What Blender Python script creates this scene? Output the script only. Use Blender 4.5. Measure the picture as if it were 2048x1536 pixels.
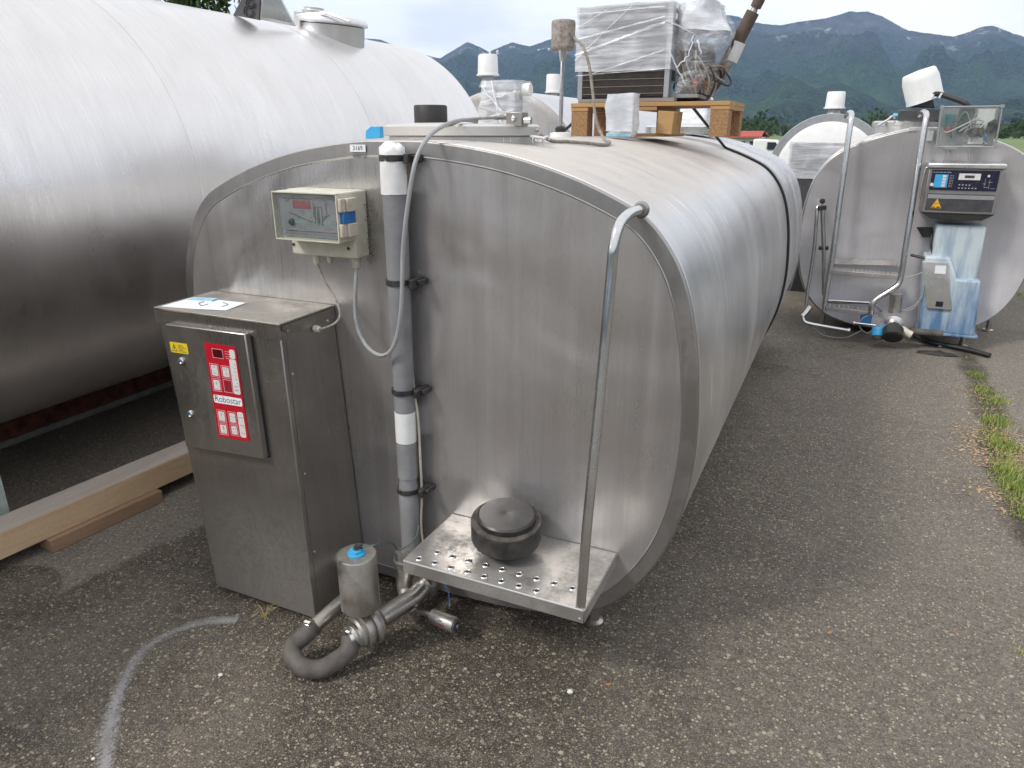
import bpy, bmesh, math, random
from mathutils import Vector, Matrix, Euler, noise as mn
random.seed(7)
for o in list(bpy.data.objects): bpy.data.objects.remove(o)
S = bpy.context.scene
COL = S.collection
R = math.radians

# ---------------------------------------------------------------- camera
PITCH, YAW, F_PX, EYE = R(19.5), R(24.6), 1425.0, Vector((0, 0, 1.80))
cam = bpy.data.cameras.new('camera'); camo = bpy.data.objects.new('camera', cam); COL.objects.link(camo)
camo.location = EYE; camo.rotation_euler = Euler((R(90) - PITCH, 0, YAW), 'XYZ')
cam.sensor_width = 36; cam.lens = 36 * F_PX / 2048; cam.clip_start = 0.05; cam.clip_end = 30000
S.camera = camo

# ---------------------------------------------------------------- sky and sun
SUN_EL, SUN_AZ = R(44), R(216)            # azimuth clockwise from +Y: behind the camera, to the left
w = bpy.data.worlds.new("World"); S.world = w; w.use_nodes = True
nt = w.node_tree; N = nt.nodes; L = nt.links; N.clear()
out = N.new('ShaderNodeOutputWorld'); sky = N.new('ShaderNodeTexSky')
sky.sky_type = 'NISHITA'; sky.sun_disc = False; sky.sun_elevation = SUN_EL; sky.sun_rotation = SUN_AZ
b1 = N.new('ShaderNodeBackground'); b1.inputs[1].default_value = 0.10; L.new(sky.outputs[0], b1.inputs[0])
tc = N.new('ShaderNodeTexCoord'); mp = N.new('ShaderNodeMapping'); mp.inputs[3].default_value = (1.6, 1.6, 6.0)
L.new(tc.outputs['Generated'], mp.inputs[0])
n1 = N.new('ShaderNodeTexNoise'); n1.inputs['Scale'].default_value = 2.1; n1.inputs['Detail'].default_value = 7; n1.inputs['Roughness'].default_value = .52
L.new(mp.outputs[0], n1.inputs[0])
cr = N.new('ShaderNodeValToRGB'); cr.color_ramp.elements[0].position = .36; cr.color_ramp.elements[0].color = (.74, .76, .81, 1)
cr.color_ramp.elements[1].position = .60; cr.color_ramp.elements[1].color = (1.0, 1.0, 1.0, 1)
e = cr.color_ramp.elements.new(.47); e.color = (.90, .91, .93, 1)
L.new(n1.outputs[0], cr.inputs[0])
b2 = N.new('ShaderNodeBackground'); b2.inputs[1].default_value = 0.93; L.new(cr.outputs[0], b2.inputs[0])
n2 = N.new('ShaderNodeTexNoise'); n2.inputs['Scale'].default_value = 1.3; n2.inputs['Detail'].default_value = 3; L.new(mp.outputs[0], n2.inputs[0])
mr = N.new('ShaderNodeMapRange'); mr.inputs[1].default_value = .25; mr.inputs[2].default_value = .45; mr.inputs[3].default_value = .955; mr.inputs[4].default_value = 1.0
L.new(n2.outputs[0], mr.inputs[0])
mx = N.new('ShaderNodeMixShader'); L.new(mr.outputs[0], mx.inputs[0]); L.new(b1.outputs[0], mx.inputs[1]); L.new(b2.outputs[0], mx.inputs[2])
L.new(mx.outputs[0], out.inputs[0])
sd = bpy.data.lights.new('sun', 'SUN'); sd.energy = 1.5; sd.angle = R(10); sd.color = (1, .96, .9)
so = bpy.data.objects.new('sun', sd); COL.objects.link(so)
sdir = Vector((math.sin(SUN_AZ) * math.cos(SUN_EL), math.cos(SUN_AZ) * math.cos(SUN_EL), math.sin(SUN_EL)))
so.rotation_euler = sdir.to_track_quat('Z', 'Y').to_euler(); so.location = (0, 0, 30)
S.view_settings.view_transform = 'Standard'; S.view_settings.look = 'None'; S.view_settings.gamma = 1
S.view_settings.exposure = 0.66; S.view_settings.use_curve_mapping = False
S.render.engine = 'CYCLES'; S.cycles.max_bounces = 8; S.cycles.transparent_max_bounces = 16; S.cycles.volume_bounces = 0

# ---------------------------------------------------------------- photo pixel -> point on a plane of the place
_fh = Vector((-math.sin(YAW), math.cos(YAW), 0)); _r = Vector((math.cos(YAW), math.sin(YAW), 0))
_F = _fh * math.cos(PITCH) + Vector((0, 0, -math.sin(PITCH))); _U = _r.cross(_F)
def at(x, y, X=None, Y=None, Z=None):
    d = _F + _r * ((x - 1024) / F_PX) + _U * ((768 - y) / F_PX)
    t = (X - EYE.x) / d.x if X is not None else (Y - EYE.y) / d.y if Y is not None else (Z - EYE.z) / d.z
    return EYE + d * t

# ---------------------------------------------------------------- materials
def newmat(name):
    m = bpy.data.materials.new(name); m.use_nodes = True; t = m.node_tree
    return m, t, t.nodes['Principled BSDF'], t.nodes['Material Output']
def nz(t, vec, scale, detail=4, rough=.55, dist=0):
    n = t.nodes.new('ShaderNodeTexNoise'); n.inputs['Scale'].default_value = scale; n.inputs['Detail'].default_value = detail
    n.inputs['Roughness'].default_value = rough; n.inputs['Distortion'].default_value = dist
    if vec is not None: t.links.new(vec, n.inputs['Vector'])
    return n.outputs[0]
def coord(t, scale=(1, 1, 1), rot=(0, 0, 0), kind='Object'):
    c = t.nodes.new('ShaderNodeTexCoord'); m = t.nodes.new('ShaderNodeMapping')
    m.inputs[3].default_value = scale; m.inputs[2].default_value = rot; t.links.new(c.outputs[kind], m.inputs[0]); return m.outputs[0]
def rng(t, v, a, b, c, d):
    n = t.nodes.new('ShaderNodeMapRange'); t.links.new(v, n.inputs[0])
    for i, x in enumerate((a, b, c, d)): n.inputs[i + 1].default_value = x
    return n.outputs[0]
def mixc(t, f, a, b, mode='MIX'):
    n = t.nodes.new('ShaderNodeMix'); n.data_type = 'RGBA'; n.blend_type = mode
    for sock, v in ((n.inputs[0], f), (n.inputs[6], a), (n.inputs[7], b)):
        if isinstance(v, (tuple, float, int)): sock.default_value = (v if not isinstance(v, tuple) else (*v[:3], 1))
        else: t.links.new(v, sock)
    return n.outputs[2]
def mth(t, op, a, b=None, clamp=False):
    n = t.nodes.new('ShaderNodeMath'); n.operation = op; n.use_clamp = clamp
    for i, v in enumerate((a, b)):
        if v is None: continue
        if isinstance(v, (float, int)): n.inputs[i].default_value = v
        else: t.links.new(v, n.inputs[i])
    return n.outputs[0]
def bump(t, p, h, strength=.3, dist=.01):
    b = t.nodes.new('ShaderNodeBump'); b.inputs['Strength'].default_value = strength; b.inputs['Distance'].default_value = dist
    t.links.new(h, b.inputs['Height']); t.links.new(b.outputs[0], p.inputs['Normal'])
def xyz(t, vec):
    s = t.nodes.new('ShaderNodeSeparateXYZ'); t.links.new(vec, s.inputs[0]); return s.outputs

def plain(name, c, rough=.5, metal=0, c2=None, scale=30, amt=1.0, bmp=.15, bdist=.002, stretch=(1, 1, 1), spec=None):
    m, t, p, o = newmat(name)
    v = coord(t, stretch)
    c2 = c2 or tuple(x * .72 for x in c)
    n = nz(t, v, scale, 6, .6); f = rng(t, n, .38, .66, 0, amt)
    t.links.new(mixc(t, f, c, c2), p.inputs['Base Color'])
    t.links.new(rng(t, n, .3, .7, rough * .85, min(1, rough * 1.2)), p.inputs['Roughness'])
    p.inputs['Metallic'].default_value = metal
    if spec is not None: p.inputs['Specular IOR Level'].default_value = spec
    if bmp: bump(t, p, n, bmp, bdist)
    return m

def stainless(name, base=(.56, .55, .535), rough=(.30, .46), grain=(140, 140, 3), cloud=1.6, dirt=(.20, .17, .13), dirt_amt=.35,
              dirt_low=None, dirt_up=False, streak=(22, 22, .9), streak_amt=.35, scratches=0, aniso=0, bst=.06, metal=1.0, wave=0.0, wscale=1.6):
    m, t, p, o = newmat(name)
    p.inputs['Metallic'].default_value = 1
    g = nz(t, coord(t, grain), 1, 3, .6)                       # brushed grain
    s = nz(t, coord(t, streak), 1, 5, .6)                      # runs of dried rain
    c = nz(t, coord(t), cloud, 5, .55, .4)                     # slow dull clouds
    fine = nz(t, coord(t), 60, 5, .7)
    col = mixc(t, rng(t, g, .3, .7, 0, .30), base, tuple(x * .72 for x in base))
    col = mixc(t, rng(t, s, .52, .72, 0, streak_amt), col, tuple(min(1, x * 1.28) for x in base))
    col = mixc(t, rng(t, s, .46, .28, 0, streak_amt * .9), col, tuple(x * .60 for x in base))
    dm = rng(t, mth(t, 'ADD', mth(t, 'MULTIPLY', c, .6), mth(t, 'MULTIPLY', fine, .4)), .45, .68, 0, dirt_amt)
    if dirt_low is not None:
        z = xyz(t, coord(t))[2]
        low = rng(t, z, dirt_low[0], dirt_low[1], 1, 0)
        dm = mth(t, 'MAXIMUM', dm, mth(t, 'MULTIPLY', mth(t, 'MULTIPLY', low, rng(t, fine, .3, .62, .35, 1)), dirt_low[2]))
    if dirt_up:
        gm = t.nodes.new('ShaderNodeNewGeometry'); nzv = xyz(t, gm.outputs['Normal'])[2]
        st = nz(t, coord(t, (3, 11, 3)), 1, 7, .7, .6)
        up = mth(t, 'MULTIPLY', rng(t, nzv, .70, .97, 0, 1), rng(t, st, .34, .62, .25, 1))
        dm = mth(t, 'MAXIMUM', dm, up)
    if scratches:
        sv = coord(t, (3, 60, 2.2), (R(4), 0, 0)); sc = nz(t, sv, 1.0, 1, .3, .1)
        vv = coord(t, (5, 5, 5)); sp = nz(t, vv, .45, 2)
        sm = mth(t, 'MULTIPLY', rng(t, sc, .685, .70, 0, 1), rng(t, sp, .5, .56, 0, scratches))
        col = mixc(t, sm, col, (.95, .95, .93))
    col = mixc(t, dm, col, dirt)
    t.links.new(col, p.inputs['Base Color'])
    t.links.new(mth(t, 'MULTIPLY', metal, mth(t, 'SUBTRACT', 1.0, mth(t, 'MULTIPLY', dm, .92))), p.inputs['Metallic'])
    rr = rng(t, c, .3, .7, rough[0], rough[1]); rr = mth(t, 'ADD', rr, rng(t, g, .3, .7, -.03, .05))
    rr = mth(t, 'ADD', rr, mth(t, 'MULTIPLY', dm, .35), True)
    t.links.new(rr, p.inputs['Roughness'])
    b_ = t.nodes.new('ShaderNodeBump'); b_.inputs['Strength'].default_value = bst; b_.inputs['Distance'].default_value = .005; t.links.new(g, b_.inputs['Height'])
    if wave:
        w_ = t.nodes.new('ShaderNodeBump'); w_.inputs['Strength'].default_value = 1; w_.inputs['Distance'].default_value = wave
        t.links.new(nz(t, coord(t), wscale, 2, .4, .5), w_.inputs['Height']); t.links.new(w_.outputs[0], b_.inputs['Normal'])
    t.links.new(b_.outputs[0], p.inputs['Normal'])
    if aniso: p.inputs['Anisotropic'].default_value = aniso
    return m

M = {}
M['panel'] = stainless('brushed front panel', (.55, .53, .525), (.25, .36), (230, 230, 4), 1.3, (.20, .175, .15), .14, (.0, .55, .6), streak=(18, 18, .5), streak_amt=.42, metal=.86, wave=.045, wscale=1.7)
M['rim'] = stainless('dull steel rim', (.36, .345, .335), (.34, .46), (20, 20, 20), 3, (.16, .13, .1), .35, (.0, .6, .6), bst=.02)
M['shell'] = stainless('rolled steel shell', (.64, .625, .62), (.28, .42), (5, 160, 5), 1.1, (.54, .48, .42), .25, (.0, .7, .35), True, (1.6, 6, 1.6), .38, scratches=.9, metal=.95, bst=.03, wave=.03, wscale=1.5)
M['cyl'] = stainless('blasted steel cylinder', (.72, .70, .69), (.25, .40), (6, 120, 6), .9, (.45, .43, .40), .15, None, False, (1.6, 7, 1.6), .16, bst=.02, wave=.03, wscale=1.1)
M['cab'] = stainless('cabinet steel', (.40, .375, .35), (.26, .38), (140, 140, 3), 2.0, (.16, .14, .12), .18, (.0, .6, .55), streak=(25, 25, 1.2), streak_amt=.3, metal=.95, bst=.03, wave=.012, wscale=2.5)
M['cabtop'] = stainless('dirty cabinet lid', (.40, .38, .35), (.40, .55), (30, 30, 30), 5, (.27, .23, .18), .85, None, False, streak=(6, 30, 6), streak_amt=.25)
M['step'] = stainless('worn step plate', (.50, .48, .455), (.34, .48), (3, 140, 3), 7, (.15, .13, .11), .8, None, False, streak=(8, 8, 8), streak_amt=.3, metal=.85, bst=.03)
M['tube'] = stainless('polished handrail', (.60, .595, .59), (.14, .26), (8, 8, 8), 3, (.24, .21, .17), .14, streak=(5, 5, 5), streak_amt=.08, bst=.0)
M['pipe_steel'] = stainless('dusty pipe steel', (.50, .475, .44), (.26, .40), (20, 20, 20), 9, (.17, .14, .11), .50, None, False, streak=(14, 14, 14), bst=.03, metal=.97)
M['far_steel'] = stainless('far tank steel', (.62, .61, .62), (.36, .48), (5, 90, 5), 1.0, (.5, .49, .48), .25, streak=(4, 12, 4))
M['rim2'] = stainless('dusty lid steel', (.66, .64, .61), (.38, .5), (20, 20, 20), 4, (.5, .46, .4), .5, streak=(6, 6, 6), streak_amt=.15, bst=.0, metal=.8)
M['face2'] = stainless('second tank face', (.62, .60, .61), (.42, .54), (170, 170, 4), .9, (.38, .35, .34), .28, (.0, .5, .35), streak=(8, 8, .6), streak_amt=.2, metal=.85, bst=.02, wave=.03)
M['bright'] = stainless('bright trim steel', (.74, .73, .71), (.20, .32), (8, 8, 8), 4, (.4, .37, .32), .25, streak=(5, 5, 5), streak_amt=.15, bst=.0)
M['black'] = plain('black rubber', (.014, .014, .015), .5, 0, (.03, .028, .026), 24, .8, .1)
M['rubber_dirty'] = plain('scuffed dirty rubber', (.016, .016, .018), .36, 0, (.085, .075, .065), 26, .55, .2, .002)
M['rubber_rim'] = plain('muddy rubber rim', (.10, .085, .07), .8, 0, (.035, .032, .03), 30, .9, .3, .003)
M['hose'] = plain('dusty rubber hose', (.115, .10, .088), .75, 0, (.05, .045, .042), 14, .85, .2, .002)
M['white'] = plain('white plastic', (.80, .80, .78), .4, 0, (.70, .70, .68), 12, .6, .05)
M['paper'] = plain('white paper', (.80, .82, .84), .5, 0, (.70, .73, .76), 25, .6, .05)
M['ltblue'] = plain('light blue print', (.30, .62, .78), .5)
M['cream'] = plain('weathered cream plastic', (.62, .60, .50), .5, 0, (.46, .44, .35), 16, .8, .15)
M['cream_lt'] = plain('cream latch plastic', (.55, .50, .42), .5, 0, (.42, .36, .28), 30, .8, .15)
M['grime'] = plain('brown grime', (.10, .075, .055), .9, 0, (.19, .15, .11), 70, .9, .6, .004)
M['grey_plate'] = plain('grey front plate', (.24, .25, .27), .35, 0, (.20, .21, .225), 10, .6, 0)
M['greenish'] = plain('pale green strip', (.22, .33, .31), .4)
M['ink'] = plain('black ink', (.03, .03, .035), .6, bmp=0)
M['ink_grey'] = plain('grey ink', (.05, .055, .065), .6, bmp=0)
M['red_disp'] = plain('red display window', (.30, .025, .03), .25, 0, (.20, .02, .02), 40, .8, 0)
M['dark_red'] = plain('dark red display', (.09, .004, .008), .2, bmp=0)
M['red'] = plain('red foil', (.48, .008, .022), .35, 0, (.40, .008, .02), 8, .7, 0)
M['mid_red'] = plain('darker red key', (.30, .02, .03), .4, bmp=0)
M['pink'] = plain('pale outline print', (.75, .45, .48), .45, bmp=0)
M['key'] = plain('key white', (.72, .70, .68), .45, 0, (.5, .42, .38), 200, .7, 0)
M['yellow'] = plain('yellow sticker', (.75, .55, .02), .45, 0, (.65, .48, .02), 30, .6, 0)
M['orange'] = plain('orange warning print', (.80, .42, .02), .45, bmp=0)
M['blue'] = plain('blue plastic', (.03, .16, .42), .4, 0, (.02, .10, .30), 20, .7, .05)
M['blue_lt'] = plain('bright blue plastic', (.05, .38, .68), .4, 0, (.04, .30, .55), 20, .7, .05)
M['pipe_grey'] = plain('grey insulated pipe', (.235, .235, .245), .7, 0, (.165, .16, .165), 9, .8, .2, .003)
M['tape_white'] = plain('white tape', (.78, .78, .77), .5, 0, (.66, .66, .65), 14, .8, .5, .006)
M['tape_grey'] = plain('grey tape', (.27, .27, .275), .35, 0, (.20, .20, .20), 14, .8, .4, .004)
M['cable'] = plain('grey cable', (.34, .345, .35), .5, 0, (.26, .25, .24), 12, .7, .05)
M['cable_dirty'] = plain('dirty cable', (.32, .29, .26), .7, 0, (.17, .14, .11), 60, .9, .2)
M['clamp'] = plain('black strap clamp', (.02, .021, .025), .4, 0, (.07, .06, .05), 40, .8, .2)
M['green_wire'] = plain('green wire', (.09, .16, .14), .5)
M['wood'] = None
def wood(name, a, b, stretch=(2, 2, 40), ring=6):
    m, t, p, o = newmat(name)
    v = coord(t, stretch); n = nz(t, v, 1.0, 7, .62, .6); f = nz(t, coord(t), 60, 4, .6)
    col = mixc(t, rng(t, n, .3, .7, 0, 1), a, b); col = mixc(t, rng(t, f, .4, .75, 0, .35), col, tuple(x * .6 for x in a))
    kn = nz(t, coord(t), 2.3, 2); col = mixc(t, rng(t, kn, .66, .72, 0, .6), col, tuple(x * .45 for x in a))
    t.links.new(col, p.inputs['Base Color']); p.inputs['Roughness'].default_value = .8; bump(t, p, n, .4, .004)
    return m
M['wood'] = wood('sawn timber', (.62, .45, .28), (.48, .32, .19), (14, .9, 14))
M['wood_top'] = wood('grey planed timber', (.56, .49, .43), (.42, .35, .30), (14, .9, 14))
M['wood_dark'] = wood('old timber block', (.36, .23, .14), (.22, .135, .085), (14, .9, 14))
M['pallet'] = wood('pallet board', (.46, .28, .12), (.34, .19, .08), (1.2, 14, 14))
M['pallet_grey'] = wood('weathered board', (.22, .19, .165), (.34, .29, .25), (1.5, 14, 14))
M['chip'] = plain('pressed chip block', (.36, .21, .10), .9, 0, (.19, .105, .05), 90, 1, .6, .004)
M['coil_line'] = plain('dull fin tube', (.22, .20, .18), .6, .3)
M['coil_dark'] = plain('dusty condenser fins', (.11, .095, .085), .7, .2, (.19, .165, .15), 30, .8, .2)
M['galv'] = plain('galvanised sheet', (.38, .39, .40), .45, .6, (.30, .30, .31), 14, .8, .05)
M['brownpipe'] = plain('brown foam insulation', (.085, .060, .050), .85, 0, (.14, .10, .08), 26, .8, .4, .004)
M['skid'] = plain('rust red skid paint', (.17, .055, .034), .8, 0, (.03, .011, .008), 14, .8, .3)
M['concrete'] = plain('pale weathered beam edge', (.26, .25, .23), .85, 0, (.18, .17, .155), 20, .8, .3)
M['paleblue'] = plain('pale painted post', (.40, .46, .42), .6)
M['copper'] = plain('tarnished copper', (.32, .20, .10), .4, .8, (.15, .12, .07), 30)
M['teal'] = plain('teal component', (.02, .18, .20), .4)
M['redpart'] = plain('red component', (.40, .03, .03), .4)
M['pcb'] = plain('green circuit board', (.015, .06, .045), .5, 0, (.10, .13, .12), 60, .8)
M['navy'] = plain('dark blue black panel', (.012, .012, .035), .25, 0, (.02, .02, .04), 20, .5, 0)
M['dkgrey'] = plain('dark grey plastic', (.045, .045, .05), .45, 0, (.07, .07, .072), 20, .8, .05)
M['leaf_orange'] = plain('dead leaf', (.45, .17, .05), .8)
M['litter'] = plain('brown leaf litter', (.34, .20, .10), .9, 0, (.50, .38, .24), 80, 1)
M['straw'] = plain('dry straw', (.45, .36, .16), .8)
M['mud'] = plain('dark wet clod', (.022, .018, .014), .6, 0, (.05, .04, .03), 40, .8, .8, .01)
M['pebble_white'] = plain('white pebble', (.75, .74, .70), .6)
M['pebble_grey'] = plain('grey grit', (.20, .19, .17), .8, 0, (.33, .31, .26), 60, 1)
M['bark'] = plain('bark', (.08, .06, .045), .9, 0, (.04, .03, .02), 20, 1, .6, .02)
M['roof_red'] = plain('red roof tiles', (.40, .07, .05), .8)
M['render_white'] = plain('white render', (.70, .70, .68), .8)
M['pane'] = plain('dark pane', (.03, .04, .05), .15)
def bluecab():
    m, t, p, o = newmat('milky blue worn paint')
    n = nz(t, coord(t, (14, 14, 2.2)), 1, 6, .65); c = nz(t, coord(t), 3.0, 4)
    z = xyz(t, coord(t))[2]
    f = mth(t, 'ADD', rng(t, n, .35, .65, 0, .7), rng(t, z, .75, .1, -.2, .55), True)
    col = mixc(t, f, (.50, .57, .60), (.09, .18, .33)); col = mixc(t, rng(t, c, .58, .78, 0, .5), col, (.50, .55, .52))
    t.links.new(col, p.inputs['Base Color']); p.inputs['Roughness'].default_value = .45; bump(t, p, n, .15, .003); return m
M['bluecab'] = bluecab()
def film(name, lo=.18, hi=.75, rough=.18, stretch=(9, 9, 34)):
    m, t, p, o = newmat(name)
    n = nz(t, coord(t, stretch, (R(12), R(17), 0)), 1.0, 6, .65, .8); c = nz(t, coord(t, (6, 6, 6)), 1, 3)
    p.inputs['Base Color'].default_value = (.84, .86, .90, 1); p.inputs['Roughness'].default_value = rough
    bump(t, p, n, .6, .008)
    tr = t.nodes.new('ShaderNodeBsdfTransparent'); mx = t.nodes.new('ShaderNodeMixShader')
    f = mth(t, 'ADD', rng(t, n, .42, .68, lo, hi), rng(t, c, .5, .8, 0, .25), True)
    t.links.new(f, mx.inputs[0]); t.links.new(tr.outputs[0], mx.inputs[1]); t.links.new(p.outputs[0], mx.inputs[2])
    t.links.new(mx.outputs[0], o.inputs[0]); return m
M['film'] = film('stretch film', .34, .66, .22, (2.5, 2.5, 38))
M['film_thin'] = film('thin stretch film', .10, .42)
M['film_fold'] = film('folded stretch film', .25, .60, .25, (8, 8, 8))
M['film_thick'] = film('thick layered film', .72, .97)
def clear():
    m, t, p, o = newmat('scuffed clear cover')
    p.inputs['Base Color'].default_value = (.66, .67, .66, 1); p.inputs['Roughness'].default_value = .10
    tr = t.nodes.new('ShaderNodeBsdfTransparent'); tr.inputs[0].default_value = (.92, .93, .92, 1); mx = t.nodes.new('ShaderNodeMixShader')
    n = nz(t, coord(t), 9, 5, .7)
    t.links.new(rng(t, n, .35, .7, .03, .13), mx.inputs[0]); t.links.new(tr.outputs[0], mx.inputs[1]); t.links.new(p.outputs[0], mx.inputs[2])
    t.links.new(mx.outputs[0], o.inputs[0]); return m
M['clear'] = clear()
def leafmat(name, a, b, scale=1.5):
    m, t, p, o = newmat(name)
    oi = t.nodes.new('ShaderNodeNewGeometry')
    f = rng(t, oi.outputs['Random Per Island'], 0, 1, 0, 1)
    t.links.new(mixc(t, f, a, b), p.inputs['Base Color']); p.inputs['Roughness'].default_value = .6
    p.inputs['Subsurface Weight'].default_value = 0
    trl = t.nodes.new('ShaderNodeBsdfTranslucent'); t.links.new(mixc(t, f, a, b), trl.inputs[0])
    mx = t.nodes.new('ShaderNodeMixShader'); mx.inputs[0].default_value = .3
    t.links.new(p.outputs[0], mx.inputs[1]); t.links.new(trl.outputs[0], mx.inputs[2]); t.links.new(mx.outputs[0], o.inputs[0])
    return m
M['leaf'] = leafmat('tree leaves', (.035, .085, .02), (.09, .16, .04))
M['leaf_dark'] = leafmat('far tree leaves', (.025, .05, .022), (.05, .09, .03))
M['grass'] = leafmat('grass blades', (.12, .22, .035), (.48, .50, .14))

def asphalt():
    m, t, p, o = newmat('damp asphalt')
    g = t.nodes.new('ShaderNodeNewGeometry'); pos = g.outputs['Position']
    big = nz(t, pos, .55, 6, .6, .5); mid = nz(t, pos, 3.2, 5, .6); fine = nz(t, pos, 55, 5, .7)
    base = mixc(t, rng(t, big, .35, .66, 0, 1), (.044, .036, .030), (.074, .063, .053))
    base = mixc(t, rng(t, mid, .42, .7, 0, .5), base, (.034, .028, .023))
    def stones(scale, lo, c1, c2, amt, base):
        v = t.nodes.new('ShaderNodeTexVoronoi'); v.inputs['Scale'].default_value = scale
        vm = t.nodes.new('ShaderNodeMapping'); t.links.new(pos, vm.inputs[0]); dn = nz(t, pos, scale * .9, 2)
        cmb = t.nodes.new('ShaderNodeVectorMath'); cmb.operation = 'ADD'; t.links.new(vm.outputs[0], cmb.inputs[0])
        sc = t.nodes.new('ShaderNodeVectorMath'); sc.operation = 'SCALE'; sc.inputs[3].default_value = .45 / scale
        t.links.new(t.nodes[-1].outputs[0] if False else dn, sc.inputs[0]); t.links.new(sc.outputs[0], cmb.inputs[1])
        t.links.new(cmb.outputs[0], v.inputs['Vector'])
        s = t.nodes.new('ShaderNodeSeparateColor'); t.links.new(v.outputs['Color'], s.inputs[0])
        on = mth(t, 'MULTIPLY', rng(t, s.outputs[0], lo, lo + .02, 0, 1), rng(t, mth(t, 'ADD', v.outputs['Distance'], mth(t, 'MULTIPLY', s.outputs[2], .26)), .36, .50, amt, 0))
        cc = mixc(t, s.outputs[1], c1, c2)
        return mixc(t, on, base, cc), v.outputs['Distance'], on
    # dry, lighter ground beside the timber and towards the cracked right edge
    xy = xyz(t, pos)
    dx = mth(t, 'ADD', xy[0], mth(t, 'MULTIPLY', xy[1], -.30))
    edge = mth(t, 'ADD', dx, mth(t, 'MULTIPLY', nz(t, pos, 2.2, 4), .45))
    dry1 = mth(t, 'MULTIPLY', rng(t, edge, -2.975, -3.03, 0, 1), rng(t, xy[1], 1.28, 1.42, 0, 1))
    sp = t.nodes.new('ShaderNodeVectorMath'); sp.operation = 'DISTANCE'; t.links.new(pos, sp.inputs[0]); sp.inputs[1].default_value = (-2.95, 1.33, 0)
    spot = rng(t, mth(t, 'ADD', sp.outputs['Value'], mth(t, 'MULTIPLY', mid, .10)), .30, .315, 0, 1)
    dry1 = mth(t, 'MULTIPLY', dry1, spot)
    e2 = mth(t, 'ADD', mth(t, 'ADD', xy[0], mth(t, 'MULTIPLY', nz(t, pos, .8, 5, .65), 1.6)), mth(t, 'MULTIPLY', xy[1], .10))
    dry2 = mth(t, 'MULTIPLY', rng(t, e2, .3, 2.4, 0, .85), 1.0)
    dry3 = mth(t, 'MULTIPLY', rng(t, xy[1], 1.8, 6.5, 0, .8), rng(t, mid, .35, .7, 1, .4))
    dry = mth(t, 'MAXIMUM', mth(t, 'MAXIMUM', mth(t, 'MULTIPLY', dry1, .9), dry2), dry3)
    lt = mixc(t, rng(t, fine, .38, .62, 0, 1), (.17, .155, .14), (.29, .265, .235))
    col = mixc(t, mth(t, 'MULTIPLY', dry, .74), base, lt)
    gr = nz(t, pos, 22, 6, .75); col = mixc(t, rng(t, gr, .5, .72, 0, .42), col, (.28, .25, .21)); col = mixc(t, rng(t, gr, .48, .30, 0, .40), col, (.034, .029, .025))
    gl_ = nz(t, pos, .8, 7, .68, .8); col = mixc(t, rng(t, gl_, .5, .66, 0, .38), col, (.20, .18, .155)); col = mixc(t, rng(t, gl_, .46, .34, 0, .35), col, (.050, .043, .036))
    # damp dark blots
    col = mixc(t, mth(t, 'MULTIPLY', rng(t, nz(t, pos, 1.15, 5, .7), .60, .68, 0, .55), rng(t, xy[1], 3.0, 4.5, 0, 1)), col, (.028, .025, .023))
    col, d1, o1 = stones(150, .25, (.34, .285, .21), (.060, .050, .042), .75, col)
    col, d2, o2 = stones(88, .50, (.50, .43, .32), (.085, .072, .058), .85, col)
    col, d4, o4 = stones(250, .30, (.42, .36, .26), (.07, .06, .05), .7, col)
    col, d5, o5 = stones(50, .90, (.42, .365, .28), (.16, .14, .11), .8, col)
    gg = nz(t, pos, 75, 4, .8); col = mixc(t, rng(t, gg, .50, .36, 0, .55), col, (.018, .015, .013))
    col = mixc(t, 1.0, col, (1.14, 1.125, 1.11), 'MULTIPLY')
    t.links.new(col, p.inputs['Base Color'])
    t.links.new(rng(t, dry, 0, 1, .72, .92), p.inputs['Roughness'])
    p.inputs['Specular IOR Level'].default_value = .35
    h = mth(t, 'ADD', mth(t, 'MULTIPLY', mth(t, 'SUBTRACT', .5, d1), .7), mth(t, 'ADD', mth(t, 'MULTIPLY', o2, .5), mth(t, 'MULTIPLY', fine, .7)))
    bump(t, p, h, .85, .006)
    return m
M['asphalt'] = asphalt()
def fieldmat():
    m, t, p, o = newmat('meadow'); g = t.nodes.new('ShaderNodeNewGeometry'); pos = g.outputs['Position']
    n = nz(t, pos, .02, 6, .6); f = nz(t, pos, 2.0, 5, .7)
    c = mixc(t, rng(t, n, .35, .65, 0, 1), (.125, .175, .06), (.09, .135, .045)); c = mixc(t, rng(t, f, .4, .7, 0, .6), c, (.16, .20, .06))
    t.links.new(c, p.inputs['Base Color']); p.inputs['Roughness'].default_value = .9; bump(t, p, f, .5, .05); return m
M['field'] = fieldmat()
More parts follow.
